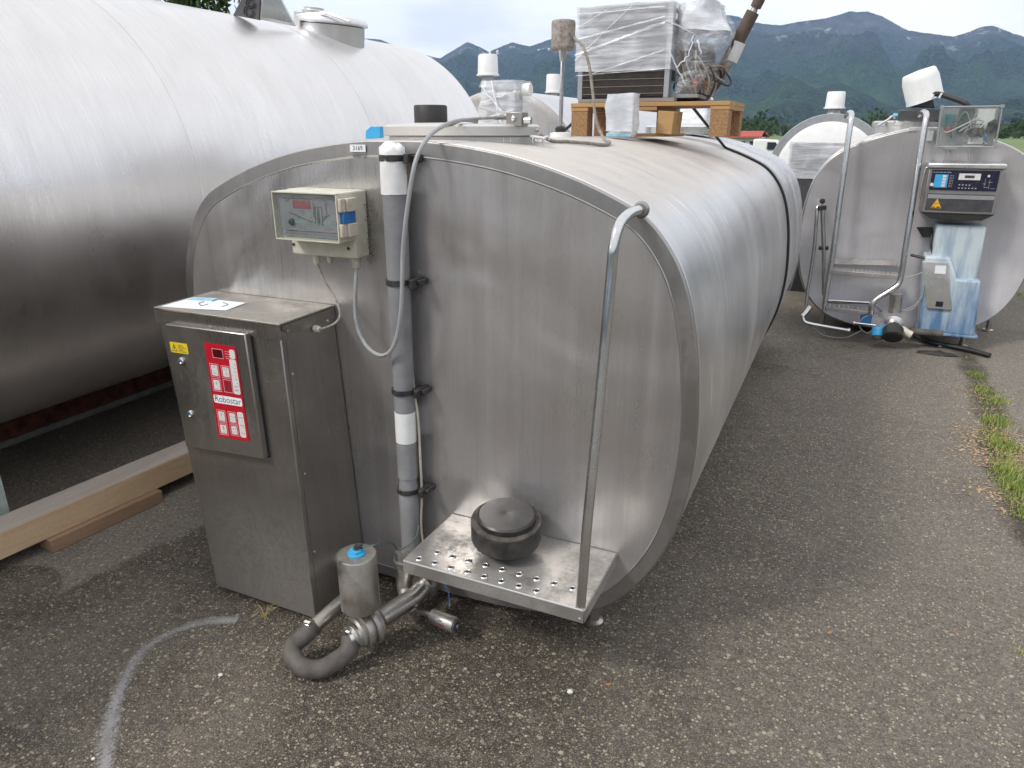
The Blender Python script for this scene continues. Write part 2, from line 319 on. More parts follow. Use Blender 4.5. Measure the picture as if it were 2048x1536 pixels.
def mountmat():
    m, t, p, o = newmat('wooded mountain'); g = t.nodes.new('ShaderNodeNewGeometry'); pos = g.outputs['Position']
    z = xyz(t, pos)[2]; nv = xyz(t, g.outputs['Normal'])[2]
    a = nz(t, pos, .0016, 6, .6); b = nz(t, pos, .011, 6, .7); c = nz(t, pos, .055, 4, .75)
    forest = mixc(t, rng(t, c, .42, .58, 0, 1), (.004, .014, .013), (.055, .105, .072))
    forest = mixc(t, rng(t, b, .45, .62, 0, .7), forest, (.012, .026, .024))
    d_ = nz(t, pos, .14, 3, .8); forest = mixc(t, rng(t, d_, .52, .64, 0, .75), forest, (.10, .15, .13)); forest = mixc(t, rng(t, d_, .48, .38, 0, .8), forest, (.003, .008, .012))
    mead = mth(t, 'MULTIPLY', rng(t, a, .50, .60, 0, .8), rng(t, z, 420, 60, 0, 1))
    forest = mixc(t, mead, forest, mixc(t, rng(t, b, .35, .65, 0, 1), (.09, .17, .075), (.045, .11, .055)))
    rock = mixc(t, rng(t, b, .35, .65, 0, 1), (.20, .17, .20), (.04, .045, .06))
    zz = mth(t, 'ADD', z, mth(t, 'MULTIPLY', mth(t, 'SUBTRACT', a, .5), 900))
    rf = mth(t, 'MULTIPLY', rng(t, mth(t, 'ADD', zz, mth(t, 'MULTIPLY', mth(t, 'SUBTRACT', b, .5), 500)), 430, 580, 0, .9), rng(t, nv, .98, .80, .45, 1))
    col = mixc(t, rf, forest, rock)
    sn = nz(t, coord(t, (.011, .011, .0035), kind='Object'), 1, 5, .6, 1.2)
    sw = nz(t, pos, .0028, 3)
    az = mth(t, 'MULTIPLY', rng(t, xyz(t, pos)[0], -1700, 0, 1, 0), 1.0)
    snow = mth(t, 'MULTIPLY', mth(t, 'MULTIPLY', rng(t, sn, .57, .61, 0, 1), rng(t, sw, .44, .54, 0, 1)), rng(t, z, 390, 500, 0, 1))
    snow = mth(t, 'MULTIPLY', snow, mth(t, 'ADD', .35, mth(t, 'MULTIPLY', az, .65)))
    col = mixc(t, snow, col, (1.0, 1.0, 1.0))
    t.links.new(col, p.inputs['Base Color']); p.inputs['Roughness'].default_value = 1; p.inputs['Specular IOR Level'].default_value = .1
    bump(t, p, mth(t, 'ADD', mth(t, 'MULTIPLY', c, 1), mth(t, 'MULTIPLY', b, 2)), 1.0, 30); return m
M['mount'] = mountmat()
def chalkmat():
    m, t, p, o = newmat('chalky trace'); g = t.nodes.new('ShaderNodeNewGeometry'); pos = g.outputs['Position']
    uv = t.nodes.new('ShaderNodeTexCoord'); v = xyz(t, uv.outputs['UV'])[1]
    n = nz(t, pos, 90, 5, .75); n2 = nz(t, pos, 5, 3)
    d = mth(t, 'ABSOLUTE', mth(t, 'SUBTRACT', v, .5)); 
    f = mth(t, 'MULTIPLY', rng(t, mth(t, 'ADD', d, mth(t, 'MULTIPLY', mth(t, 'SUBTRACT', n, .5), 1.5)), .12, .50, 1, 0), rng(t, n2, .3, .6, .30, .70))
    p.inputs['Base Color'].default_value = (.42, .41, .41, 1); p.inputs['Roughness'].default_value = .95
    tr = t.nodes.new('ShaderNodeBsdfTransparent'); mx = t.nodes.new('ShaderNodeMixShader')
    t.links.new(f, mx.inputs[0]); t.links.new(tr.outputs[0], mx.inputs[1]); t.links.new(p.outputs[0], mx.inputs[2]); t.links.new(mx.outputs[0], o.inputs[0]); return m
M['chalk'] = chalkmat()

# ---------------------------------------------------------------- mesh builder
class MB:
    def __init__(s): s.v = []; s.f = []; s.m = []; s.uv = None
    def add(s, vs, fs, mi=0):
        b = len(s.v); s.v += [tuple(x) for x in vs]; s.f += [tuple(b + i for i in f) for f in fs]; s.m += [mi] * len(fs); return s
    def box(s, a, b, mi=0, M_=None):
        x0, y0, z0 = a; x1, y1, z1 = b
        vs = [Vector(p) for p in ((x0, y0, z0), (x1, y0, z0), (x1, y1, z0), (x0, y1, z0), (x0, y0, z1), (x1, y0, z1), (x1, y1, z1), (x0, y1, z1))]
        if M_ is not None: vs = [M_ @ p for p in vs]
        return s.add(vs, [(0, 3, 2, 1), (4, 5, 6, 7), (0, 1, 5, 4), (1, 2, 6, 5), (2, 3, 7, 6), (3, 0, 4, 7)], mi)
    def hexa(s, vs, mi=0):            # bottom 4 (ccw), top 4
        return s.add(vs, [(0, 3, 2, 1), (4, 5, 6, 7), (0, 1, 5, 4), (1, 2, 6, 5), (2, 3, 7, 6), (3, 0, 4, 7)], mi)
    def tube(s, pts, r, n=12, caps=True, mi=0):
        pts = [Vector(p) for p in pts]; k = len(pts); rs = r if isinstance(r, (list, tuple)) else [r] * k
        T = [(pts[min(i + 1, k - 1)] - pts[max(i - 1, 0)]).normalized() for i in range(k)]
        up = Vector((0, 0, 1)) if abs(T[0].z) < .9 else Vector((1, 0, 0)); a = (up - T[0] * up.dot(T[0])).normalized()
        vs = []; fs = []
        for i in range(k):
            a = (a - T[i] * a.dot(T[i])).normalized(); b = T[i].cross(a)
            for j in range(n):
                q = 2 * math.pi * j / n; vs.append(pts[i] + (a * math.cos(q) + b * math.sin(q)) * rs[i])
        for i in range(k - 1):
            for j in range(n): j2 = (j + 1) % n; fs.append((i * n + j, i * n + j2, (i + 1) * n + j2, (i + 1) * n + j))
        if caps: fs.append(tuple(range(n - 1, -1, -1))); fs.append(tuple((k - 1) * n + j for j in range(n)))
        return s.add(vs, fs, mi)
    def lathe(s, prof, o, axis=(0, 0, 1), n=28, mi=0, sx=1, sy=1):   # prof: (r, h)
        ax = Vector(axis).normalized(); q = ax.to_track_quat('Z', 'Y'); o = Vector(o); vs = []; fs = []
        for (r, h) in prof:
            for j in range(n):
                t = 2 * math.pi * j / n; vs.append(o + q @ Vector((r * sx * math.cos(t), r * sy * math.sin(t), h)))
        for i in range(len(prof) - 1):
            for j in range(n): j2 = (j + 1) % n; fs.append((i * n + j, i * n + j2, (i + 1) * n + j2, (i + 1) * n + j))
        fs.append(tuple(range(n - 1, -1, -1))); fs.append(tuple((len(prof) - 1) * n + j for j in range(n)))
        return s.add(vs, fs, mi)
    def cyl(s, a, b, r, n=20, mi=0, r2=None): return s.tube([a, b], [r, r if r2 is None else r2], n, True, mi)
    def plate(s, pts, thick, mi=0):   # polygon extruded along thick vector
        pts = [Vector(p) for p in pts]; th = Vector(thick); k = len(pts)
        fs = [tuple(range(k)), tuple(k + i for i in reversed(range(k)))] + [(i, k + i, k + (i + 1) % k, (i + 1) % k) for i in range(k)]
        return s.add(pts + [p + th for p in pts], fs, mi)
    def loft(s, rings, close=True, mi=0, cap0=False, cap1=False):
        n = len(rings[0]); vs = [p for r_ in rings for p in r_]; fs = []
        for i in range(len(rings) - 1):
            for j in range(n if close else n - 1): j2 = (j + 1) % n; fs.append((i * n + j, i * n + j2, (i + 1) * n + j2, (i + 1) * n + j))
        if cap0: fs.append(tuple(range(n)))
        if cap1: fs.append(tuple((len(rings) - 1) * n + j for j in range(n)))
        return s.add(vs, fs, mi)
    def build(s, name, mats, parent=None, smooth=None, bevel=0, origin=None, seg=2):
        root = parent
        off = Vector((0, 0, 0))
        while root is not None:
            off += root.location; root = root.parent
        o0 = Vector(origin) if origin is not None else Vector((0, 0, 0))
        if parent is not None: o0 = off
        me = bpy.data.meshes.new(name); me.from_pydata([tuple(Vector(p) - o0) for p in s.v], [], s.f)
        if not isinstance(mats, (list, tuple)): mats = [mats]
        for mm in mats: me.materials.append(mm)
        me.polygons.foreach_set('material_index', s.m)
        bm = bmesh.new(); bm.from_mesh(me); bmesh.ops.recalc_face_normals(bm, faces=bm.faces); bm.to_mesh(me); bm.free()
        me.update(); o = bpy.data.objects.new(name, me); COL.objects.link(o)
        if parent is not None: o.parent = parent
        else: o.location = o0
        if bevel:
            b = o.modifiers.new('b', 'BEVEL'); b.width = bevel; b.segments = seg; b.limit_method = 'ANGLE'; b.angle_limit = R(35); b.harden_normals = False
        if smooth is None: smooth = 40
        if smooth:
            me.shade_smooth() if hasattr(me, 'shade_smooth') else None
            me.polygons.foreach_set('use_smooth', [True] * len(me.polygons))
            try: me.set_sharp_from_angle(angle=R(smooth))
            except Exception: pass
        return o
def thing(name, label, cat, loc=(0, 0, 0), group=None):
    o = bpy.data.objects.new(name, None); o.empty_display_size = .1; COL.objects.link(o); o.location = loc
    o['label'] = label; o['category'] = cat
    if group: o['group'] = group
    return o
def tag(o, label=None, cat=None, group=None, kind=None):
    if label: o['label'] = label
    if cat: o['category'] = cat
    if group: o['group'] = group
    if kind: o['kind'] = kind
    return o
def text(body, parent, loc, size, mat, name='lettering', rot=(R(90), 0, 0), align='CENTER', shear=0, xs=1.0, off=0.0):
    cu = bpy.data.curves.new('t', 'FONT'); cu.body = body; cu.size = size; cu.align_x = align; cu.align_y = 'CENTER'; cu.shear = shear; cu.offset = off; cu.resolution_u = 3
    ob = bpy.data.objects.new('t', cu); COL.objects.link(ob)
    me = bpy.data.meshes.new_from_object(ob.evaluated_get(bpy.context.evaluated_depsgraph_get()))
    bpy.data.objects.remove(ob); bpy.data.curves.remove(cu)
    Mt = Matrix.Translation(loc) @ Euler(rot).to_matrix().to_4x4() @ Matrix.Diagonal((xs, 1, 1, 1))
    b = MB(); b.add([Mt @ v.co for v in me.vertices], [tuple(p.vertices) for p in me.polygons]); bpy.data.meshes.remove(me)
    return b.build(name, mat, parent, smooth=0)
def catmull(pts, sub=8, closed=False):
    pts = [Vector(p) for p in pts]; n = len(pts); out_ = []
    rngi = range(n if closed else n - 1)
    for i in rngi:
        p0 = pts[(i - 1) % n] if closed or i > 0 else pts[0] * 2 - pts[1]
        p1 = pts[i]; p2 = pts[(i + 1) % n]; p3 = pts[(i + 2) % n] if closed or i + 2 < n else p2 * 2 - p1
        for k in range(sub):
            t = k / sub; t2 = t * t; t3 = t2 * t
            out_.append(.5 * ((2 * p1) + (p2 - p0) * t + (2 * p0 - 5 * p1 + 4 * p2 - p3) * t2 + (3 * p1 - p0 - 3 * p2 + p3) * t3))
    if not closed: out_.append(pts[-1].copy())
    return out_

# ================================================================ SETTING
# ---- ground
b = MB(); rings = []
rad = [0, 6, 15, 40, 120, 400, 1200, 3000, 5650]
for r_ in rad[1:]: rings.append([Vector((r_ * math.cos(2 * math.pi * k / 72), r_ * math.sin(2 * math.pi * k / 72), -.02 if r_ < 2000 else -2)) for k in range(72)])
b.loft(rings, True, 0, True, False); g = b.build('ground', M['field'], smooth=0); tag(g, kind='structure')
b = MB(); b.add([(-70, -80, 0), (60, -80, 0), (60, 30, 0), (24, 38, 0), (-70, 38, 0)], [(0, 1, 2, 3, 4)])
tag(b.build('asphalt_yard', M['asphalt'], smooth=0), kind='structure')
# ---- chalky curved trace on the asphalt
pth = catmull([at(x, y, Z=.004) for x, y in ((205, 1560), (212, 1500), (222, 1440), (238, 1385), (262, 1335), (300, 1290), (350, 1262), (410, 1243), (475, 1240))], 6)
vs = []; fs = []
for i, p_ in enumerate(pth):
    T = (pth[min(i + 1, len(pth) - 1)] - pth[max(i - 1, 0)]).normalized(); nn = Vector((-T.y, T.x, 0)); wv_ = .030 + .012 * mn.noise(p_ * 5); vs += [p_ + nn * wv_, p_ - nn * wv_]
    if i: fs.append((2 * i - 2, 2 * i - 1, 2 * i + 1, 2 * i))
b = MB(); b.add(vs, fs); o = b.build('chalk_trace', M['chalk'], smooth=0); tag(o, kind='structure')
uv = o.data.uv_layers.new(name='UVMap')
for pl_ in o.data.polygons:
    for li in pl_.loop_indices: vi = o.data.loops[li].vertex_index; uv.data[li].uv = (vi // 2 * .1, vi % 2)

# ---- crack along the right with soil in it
cm = M['chalk'].copy(); cm.name = 'soil in the crack'; M['crack'] = cm; pb0 = cm.node_tree.nodes['Principled BSDF']; pb0.inputs['Base Color'].default_value = (.055, .042, .030, 1)
def ribbon(pix, w_, mat, name, z=.004):
    pth = catmull([at(x, y, Z=z) for x, y in pix], 6); vs = []; fs = []
    for i, p_ in enumerate(pth):
        T = (pth[min(i + 1, len(pth) - 1)] - pth[max(i - 1, 0)]).normalized(); nn = Vector((-T.y, T.x, 0)); ww = w_ * (1 + .6 * mn.noise(p_ * 3)); vs += [p_ + nn * ww, p_ - nn * ww]
        if i: fs.append((2 * i - 2, 2 * i - 1, 2 * i + 1, 2 * i))
    b = MB(); b.add(vs, fs); o = b.build(name, mat, smooth=0); tag(o, kind='structure'); uv = o.data.uv_layers.new(name='UVMap')
    for pl_ in o.data.polygons:
        for li in pl_.loop_indices: vi = o.data.loops[li].vertex_index; uv.data[li].uv = (vi // 2 * .1, vi % 2)
ribbon([(1915, 690), (1940, 725), (1958, 765), (1975, 805), (1985, 850), (1996, 895), (2012, 945), (2032, 990), (2055, 1040), (2090, 1120)], .11, M['crack'], 'soil_strip')
# ---- mountains
sil = [(650, 70), (700, 80), (760, 84), (790, 96), (830, 108), (880, 121), (905, 106), (935, 89), (960, 99), (977, 108), (1005, 97), (1025, 90), (1060, 97), (1100, 84), (1150, 78), (1250, 84), (1340, 84), (1385, 66), (1400, 50), (1425, 39), (1440, 36), (1475, 40), (1500, 50), (1540, 56), (1560, 57), (1600, 50), (1650, 44), (1680, 36), (1700, 30), (1715, 32), (1735, 30), (1765, 40), (1800, 60), (1815, 67), (1850, 71), (1905, 78), (1930, 72), (1960, 60), (1985, 57), (2010, 66), (2048, 80), (2110, 110), (2200, 120)]
prof = []
for x, y in sil:
    d = at(x, y, Y=1000) - EYE; prof.append((math.degrees(math.atan2(d.x, d.y)), d.z / math.hypot(d.x, d.y)))
def ridge(az):
    if az <= prof[0][0] or az >= prof[-1][0]:
        e0 = .105 + .035 * mn.noise(Vector((az * .06, 3.1, 0))) + .018 * mn.noise(Vector((az * .25, 7, 0)))
        d0 = min(abs(az - prof[0][0]), abs(az - prof[-1][0]), 12) / 12
        return e0 * d0 + (prof[0][1] if abs(az - prof[0][0]) < abs(az - prof[-1][0]) else prof[-1][1]) * (1 - d0)
    for i in range(len(prof) - 1):
        if prof[i][0] <= az <= prof[i + 1][0]:
            t = (az - prof[i][0]) / (prof[i + 1][0] - prof[i][0]); return prof[i][1] * (1 - t) + prof[i + 1][1] * t
azs = [-180 + 3.0 * i for i in range(47)]; azs = [a for a in azs if a < -42] + [-42 + i * .085 for i in range(int(58 / .085))] + [16 + 3 * i for i in range(55) if 16 + 3 * i < 180]
def terrain(name, r0, r1, nrow, hf, seed, amp, z0=-3):
    vs = []; fs = []; na = len(azs)
    for j in range(nrow + 1):
        t = j / nrow
        for a in azs:
            rr = r0 + (r1 - r0) * t; A = R(a); x = rr * math.sin(A); y = rr * math.cos(A)
            H = hf(a) * r1
            sp = mn.ridged_multi_fractal(Vector((x * .0011, y * .0011, seed)), 1.0, 2.1, 5, 1.0, 2.0)
            fb = mn.fractal(Vector((x * .006, y * .006, seed + 4)), .8, 2.2, 4)
            tt = min(t / .93, 1); base = H * (tt ** 1.45)
            h = base + (sp - 1.0) * amp * H * (4 * tt * (1 - tt)) * .55 + fb * 26 * (1 if t < .92 else .25) * min(1, t * 3) * (1 - tt * .55)
            tr_ = mn.noise(Vector((a * 9, 1.7, seed))) * 2.5 if tt >= 1 else 0
            lim = (hf(a) * .985) * rr
            if tt < 1: h = min(h, lim * (.90 + .1 * tt))
            if t > .94: h = H * (1 - (t - .93) * 2.0)
            vs.append((x, y, z0 + max(h, -2) + tr_))
    for j in range(nrow):
        for i in range(na):
            i2 = (i + 1) % na; fs.append((j * na + i, j * na + i2, (j + 1) * na + i2, (j + 1) * na + i))
    b = MB(); b.add(vs, fs); return b.build(name, M['mount'], smooth=180)
tag(terrain('mountains', 2400, 5600, 80, ridge, 1.3, .9), kind='structure')
def foot(az): return max(.018, ridge(az) * .36 + .022 * mn.noise(Vector((az * .13, 9, 2))) + .012 * mn.noise(Vector((az * .5, 5, 2))))
tag(terrain('foothills', 1300, 2700, 34, foot, 5.5, .6), kind='structure')

# ---- leafy masses
def leafcloud(b, c, rad3, n, size, mi=0, seed=0, flat=.0, clump=None):
    rnd = random.Random(seed); c = Vector(c); cl = clump or max(6, n // 45)
    cents = []
    for _ in range(cl):
        while True:
            p_ = Vector((rnd.uniform(-1, 1), rnd.uniform(-1, 1), rnd.uniform(-1, 1)))
            if .25 < p_.length < 1: break
        cents.append(p_)
    for i in range(n):
        q = cents[rnd.randrange(cl)]; p_ = q + Vector((rnd.gauss(0, .13), rnd.gauss(0, .13), rnd.gauss(0, .11)))
        pos = c + Vector((p_.x * rad3[0], p_.y * rad3[1], p_.z * rad3[2]))
        s_ = size * rnd.uniform(.6, 1.3); e_ = Euler((rnd.uniform(0, 6.3), rnd.uniform(0, 6.3), rnd.uniform(0, 6.3))).to_matrix()
        b.add([pos + e_ @ Vector(k) * s_ for k in ((-.5, 0, 0), (0, -.28, .05), (.6, 0, 0), (0, .28, .05))], [(0, 1, 2, 3)], mi)
def tree(label, base, h, crown_c, crown_r, n, size, seed, group=None, mat='leaf'):
    t = thing('broadleaf_tree', label, 'tree', base, group); base = Vector(base)
    b = MB(); rnd = random.Random(seed); top = base + Vector((.2, .1, h * .75))
    b.tube([base, base + Vector((.05, 0, h * .25)), base + Vector((.15, .1, h * .5)), top], [h * .035, h * .028, h * .02, h * .008], 9)
    cc = Vector(crown_c)
    for k in range(12):
        st = base + Vector((.1, .05, h * rnd.uniform(.3, .65))); d = Vector((rnd.uniform(-1, 1), rnd.uniform(-1, 1), rnd.uniform(.0, .9))).normalized()
        en = cc + Vector((d.x * crown_r[0], d.y * crown_r[1], d.z * crown_r[2])) * .8
        b.tube([st, (st + en) / 2 + Vector((0, 0, .2)), en], [h * .012, h * .007, h * .002], 6)
    b.build('trunk', M['bark'], t)
    b = MB(); leafcloud(b, crown_c, crown_r, n, size, 0, seed, clump=max(20, n // 60)); b.build('crown', M[mat], t, smooth=0)
    return t
pc = at(345, -95, Y=11.0)
tree('leafy green tree hanging over the top of the big round tank', (pc.x - .6, 11.4, 0), 7.5, (pc.x, 11.3, pc.z + .35), (1.05, 1.3, 1.35), 7000, .13, 3)
# distant tree line (nobody can count it)
b = MB(); rnd = random.Random(5)
for k in range(420):
    a = R(rnd.uniform(-26, 12)); rr = rnd.uniform(240, 420); x, y = rr * math.sin(a), rr * math.cos(a)
    hh = rnd.uniform(3.5, 7.0) * (1 + .5 * math.sin(a * 40)); leafcloud(b, (x, y, hh * .5 - .5), (rnd.uniform(3, 6), 4, hh * .55), 46, 1.5, 0, k, clump=9)
tag(b.build('far_tree_line', M['leaf_dark'], smooth=0), 'dark far tree line at the foot of the mountains', kind='stuff')

# ---- grass tufts in the crack at the right
b = MB(); rnd = random.Random(11)
def blade(p_, h, wd):
    a = rnd.uniform(0, 6.28); d = Vector((math.cos(a), math.sin(a), 0)); s_ = Vector((-d.y, d.x, 0)) * wd; ln = rnd.uniform(.2, .9) * h
    b.add([p_ - s_, p_ + s_, p_ + d * ln * .4 + Vector((0, 0, h * .6)) + s_ * .7, p_ + d * ln * .4 + Vector((0, 0, h * .6)) - s_ * .7, p_ + d * ln + Vector((0, 0, h))], [(0, 1, 2, 3), (3, 2, 4)])
tufts = [(p_, h_ * .62, int(n_ * .55), s_ * .72) for p_, h_, n_, s_ in [((1952, 752), .055, 260, .09), ((1966, 783), .05, 320, .09), ((1990, 802), .05, 420, .10), ((1993, 845), .06, 620, .12), ((2005, 893), .06, 800, .11), ((2018, 945), .06, 600, .11), ((2032, 975), .07, 900, .12), ((2046, 1030), .05, 300, .08), ((2040, 590), .05, 260, .12), ((1978, 815), .04, 160, .12), ((1985, 868), .05, 260, .12), ((2012, 920), .05, 260, .12), ((2040, 1004), .05, 260, .1), ((1958, 768), .03, 90, .1), ((1935, 716), .03, 60, .06), ((2042, 1310), .03, 30, .04)]]
for (px, h, n, spr) in tufts:
    c = at(*px, Z=0)
    for _ in range(n):
        p_ = c + Vector((rnd.gauss(0, spr * .55), rnd.gauss(0, spr * .75), 0)); blade(p_, h * rnd.uniform(.4, 1.25), .0022)
tag(b.build('grass', M['grass'], smooth=0), 'yellow green grass growing in the crack of the asphalt', kind='stuff')
b = MB()
for px, r_ in [((1985, 870), 330), ((1972, 830), 80), ((2015, 1000), 220), ((1960, 790), 140), ((1988, 915), 330), ((2020, 910), 160), ((1975, 890), 60)]:
    c = at(*px, Z=0)
    for _ in range(r_):
        p_ = c + Vector((rnd.gauss(0, .10), rnd.gauss(0, .12), .004)); a = rnd.uniform(0, 3.14); s_ = rnd.uniform(.006, .016); u_ = Vector((math.cos(a), math.sin(a), rnd.uniform(-.2, .3))) * s_; q_ = Vector((-math.sin(a), math.cos(a), 0)) * s_ * .5
        b.add([p_ - u_, p_ + q_, p_ + u_, p_ - q_], [(0, 1, 2, 3)])
tag(b.build('dead_leaves', M['litter'], smooth=0), 'dry brown leaf litter in the grassy crack', kind='stuff')
# loose grit all over the near asphalt
b = MB()
for _ in range(2600):
    x = rnd.uniform(-3.6, 1.9); y = rnd.uniform(.5, 6.5); s_ = rnd.uniform(.0018, .0052) * (1 + (rnd.random() < .05) * .6); c = Vector((x, y, s_ * .3)); r_ = [Vector((rnd.uniform(.6, 1.2), rnd.uniform(.6, 1.2), rnd.uniform(.5, .9))) * s_ for _ in range(1)][0]; a = rnd.uniform(0, 3)
    mm = Matrix.Rotation(a, 3, 'Z'); vs = [c + mm @ Vector((p_[0] * r_.x, p_[1] * r_.y, p_[2] * r_.z)) for p_ in ((1, 0, 0), (0, 1, 0), (-1, 0, 0), (0, -1, 0), (0, 0, 1), (0, 0, -.6))]
    b.add(vs, [(0, 1, 4), (1, 2, 4), (2, 3, 4), (3, 0, 4), (1, 0, 5), (2, 1, 5), (3, 2, 5), (0, 3, 5)])
tag(b.build('loose_grit', M['pebble_grey'], smooth=0), 'small loose grit scattered on the asphalt', kind='stuff')
def pebble(px, s_, mat, label, cat='pebble', name='pebble', group=None, flat=.6, seed=1):
    c = at(*px, Z=0); rr = random.Random(seed); b = MB(); n = 9; pr = []
    for k in range(5):
        ph = math.pi * (k + .5) / 5; pr.append((s_ * math.sin(ph), -s_ * flat * math.cos(ph) + s_ * flat))
    b.lathe(pr, c, n=n); b.v = [tuple(Vector(v) + Vector((rr.uniform(-1, 1), rr.uniform(-1, 1), rr.uniform(-.3, .3))) * s_ * .14) for v in b.v]
    tag(b.build(name, mat, origin=c), label, cat, group)
pebble((1140, 1386), .011, M['pebble_white'], 'small white pebble on the asphalt in front of the step', seed=4)
pebble((441, 1352), .008, M['pebble_white'], 'tiny white pebble left of the looped rubber hose', seed=5)
pebble((534, 1302), .008, M['pebble_grey'], 'small grey stone close to the bend of the rubber hose', seed=6)
pebble((187, 1519), .006, M['pebble_white'], 'white speck of stone at the lower left beside the chalky curve', seed=8)
def leaf(px, s_, label, a):
    c = at(*px, Z=.003); b = MB(); u_ = Vector((math.cos(a), math.sin(a), 0)) * s_; q_ = Vector((-math.sin(a), math.cos(a), 0)) * s_ * .45
    k = Vector((0, 0, s_ * .3)); b.plate([c - u_, c - u_ * .3 - q_, c + u_ * .5 - q_ * .8, c + u_ + k, c + u_ * .4 + q_, c - u_ * .4 + q_ + k * .4], (0, 0, .0008)); tag(b.build('dead_leaf', M['leaf_orange'], origin=c, smooth=0), label, 'leaf', 'dead leaves on the asphalt')
leaf((1217, 1369), .011, 'orange leaf scrap beside the white pebble below the step', .4)
leaf((1660, 1266), .012, 'orange leaf scrap on open asphalt right of the front tank', 1.2)
leaf((1910, 1260), .009, 'orange leaf scrap nearest the lower right corner', 2)
leaf((1559, 755), .016, 'orange leaf scrap near the side wall of the front tank', .2)
def clod(px, sx, sy, sz, label, seed):
    c = at(*px, Z=0); rr = random.Random(seed); b = MB()
    b.lathe([(1, 0), (.95, .3), (.6, .75), (.2, 1)], (0, 0, 0), n=26)
    b.v = [tuple(c + Vector((v[0] * sx * (1 + .35 * mn.noise(Vector(v) * 2.2 + Vector((seed, 0, 0)))), v[1] * sy * (1 + .5 * mn.noise(Vector(v) * 2.5 + Vector((0, seed, 0)))), v[2] * sz * (1 + .6 * mn.noise(Vector(v) * 4))))) for v in b.v]
    tag(b.build('mud_clod', M['mud'], origin=c), label, 'mud')
clod((1872, 709), .16, .045, .03, 'dark wet clod on the ground under the hanging black hose', 3)
b = MB(); c = at(530, 1235, Z=0)
for k in range(12):
    a = rnd.uniform(0, 6.28); b.tube([c + Vector((rnd.uniform(-.01, .01), rnd.uniform(-.01, .01), 0)), c + Vector((math.cos(a) * .02, math.sin(a) * .02, .03 + rnd.uniform(0, .02))), c + Vector((math.cos(a) * .05, math.sin(a) * .05, .03 + rnd.uniform(-.02, .03)))], .0010, 4)
tag(b.build('dry_weed', M['straw'], origin=c), 'dry yellow weed under the bottom edge of the steel cabinet', 'weed')
b = MB(); b.tube(catmull([at(1382, 1040, Z=.004), at(1395, 1047, Z=.004), at(1405, 1046, Z=.006), at(1413, 1035, Z=.01)], 4), .0012, 5)
tag(b.build('straw', M['straw'], origin=at(1395, 1047, Z=.004)), 'single pale straw on the asphalt by the tank side', 'straw')

# ================================================================ MAIN TANK
CX, Y0, Y1 = -1.407, 2.10, 5.30
half = [(0, 1.772), (.16, 1.768), (.40, 1.735), (.60, 1.683), (.76, 1.622), (.88, 1.556), (.968, 1.452), (1.022, 1.331), (1.056, 1.181), (1.073, 1.03), (1.080, .90), (1.077, .785), (1.063, .660), (1.035, .54), (.985, .41), (.895, .265), (.78, .155), (.62, .088), (.42, .055), (.2, .042)]
full = half + [(0, .04)] + [(-x, z) for x, z in reversed(half[1:])]
sec = [(p_.x, p_.y) for p_ in catmull([(x, z, 0) for x, z in full], 5, True)]
CZ = .93
def ringat(Y, inset=0, cx=CX, cz=CZ, s_=1.0, src=None):
    src = src or sec; n = len(src); out_ = []
    for i in range(n):
        a = Vector(src[i - 1]); c = Vector(src[(i + 1) % n]); p_ = Vector(src[i]); t = (c - a).normalized(); nn = Vector((t.y, -t.x))
        if nn.dot(p_ - Vector((0, cz))) > 0: nn = -nn
        q = p_ + nn * inset; out_.append(Vector((cx + q.x * s_, Y, cz + (q.y - cz) * s_)))
    return out_
T = thing('milk_cooling_tank', 'large barrel shaped steel milk tank in the foreground with cabinet, step and handrail', 'milk tank', (CX, 3.7, 0))
b = MB(); b.loft([ringat(Y0 + .034, .010), ringat(Y0 + .040, 0), ringat(2.6), ringat(3.1), ringat(3.7), ringat(4.3), ringat(4.8), ringat(Y1 - .01), ringat(Y1, .012)], True)
SH = b.build('shell', M['shell'], T, smooth=50)
b = MB(); b.loft([ringat(Y0 + .035, .010), ringat(Y0 + .030, .001), ringat(Y0 + .016, -.0015), ringat(Y0 + .008, .000), ringat(Y0 + .0050, .004), ringat(Y0 + .0032, .047), ringat(Y0, .050)], True)
b.build('rim', M['rim'], T, smooth=24)
b = MB(); b.loft([ringat(Y0, .050), ringat(Y0 + .002, .054)], True, cap1=True); b.build('front_panel', M['panel'], T, smooth=25)
b = MB(); b.loft([ringat(Y1, .012), ringat(Y1 + .05, .05), ringat(Y1 + .07, .2)], True, cap1=True); b.build('rear_panel', M['panel'], T, smooth=25)
for fx, fy in ((-.667, 2.22), (-2.1, 2.3), (-.75, 5.0), (-2.1, 5.0)):
    b = MB(); zt = .135 if fx > -1 else .15
    b.lathe([(.034, 0), (.036, .02), (.022, .028), (.022, .05), (.03, .055), (.03, zt + .05)], (fx, fy, 0), n=16); b.build('foot', M['pipe_steel'], T)

# --- cabinet
cbF, cbB = 1.80, 2.098
bz, tz = .028, 1.183
q = dict(bl=(-2.150, 1.765, bz), br=(-1.640, 1.765, bz), brb=(-1.640, cbB, bz), blb=(-2.150, cbB, bz), tl=(-2.272, cbF, tz), tr=(-1.692, cbF, tz), trb=(-1.700, cbB, tz), tlb=(-2.290, cbB, tz))
b = MB(); b.hexa([Vector(q[k]) for k in ('bl', 'br', 'brb', 'blb', 'tl', 'tr', 'trb', 'tlb')])
CAB = b.build('cabinet', M['cab'], T, bevel=.004)
def cf(u, v, d=0):       # point on the cabinet front: u 0..1 left-right, v 0..1 bottom-top, d out
    a = Vector(q['bl']).lerp(Vector(q['br']), u); c = Vector(q['tl']).lerp(Vector(q['tr']), u); p_ = a.lerp(c, v); return p_ + Vector((0, -1, -.03)).normalized() * d
b = MB(); e = .006
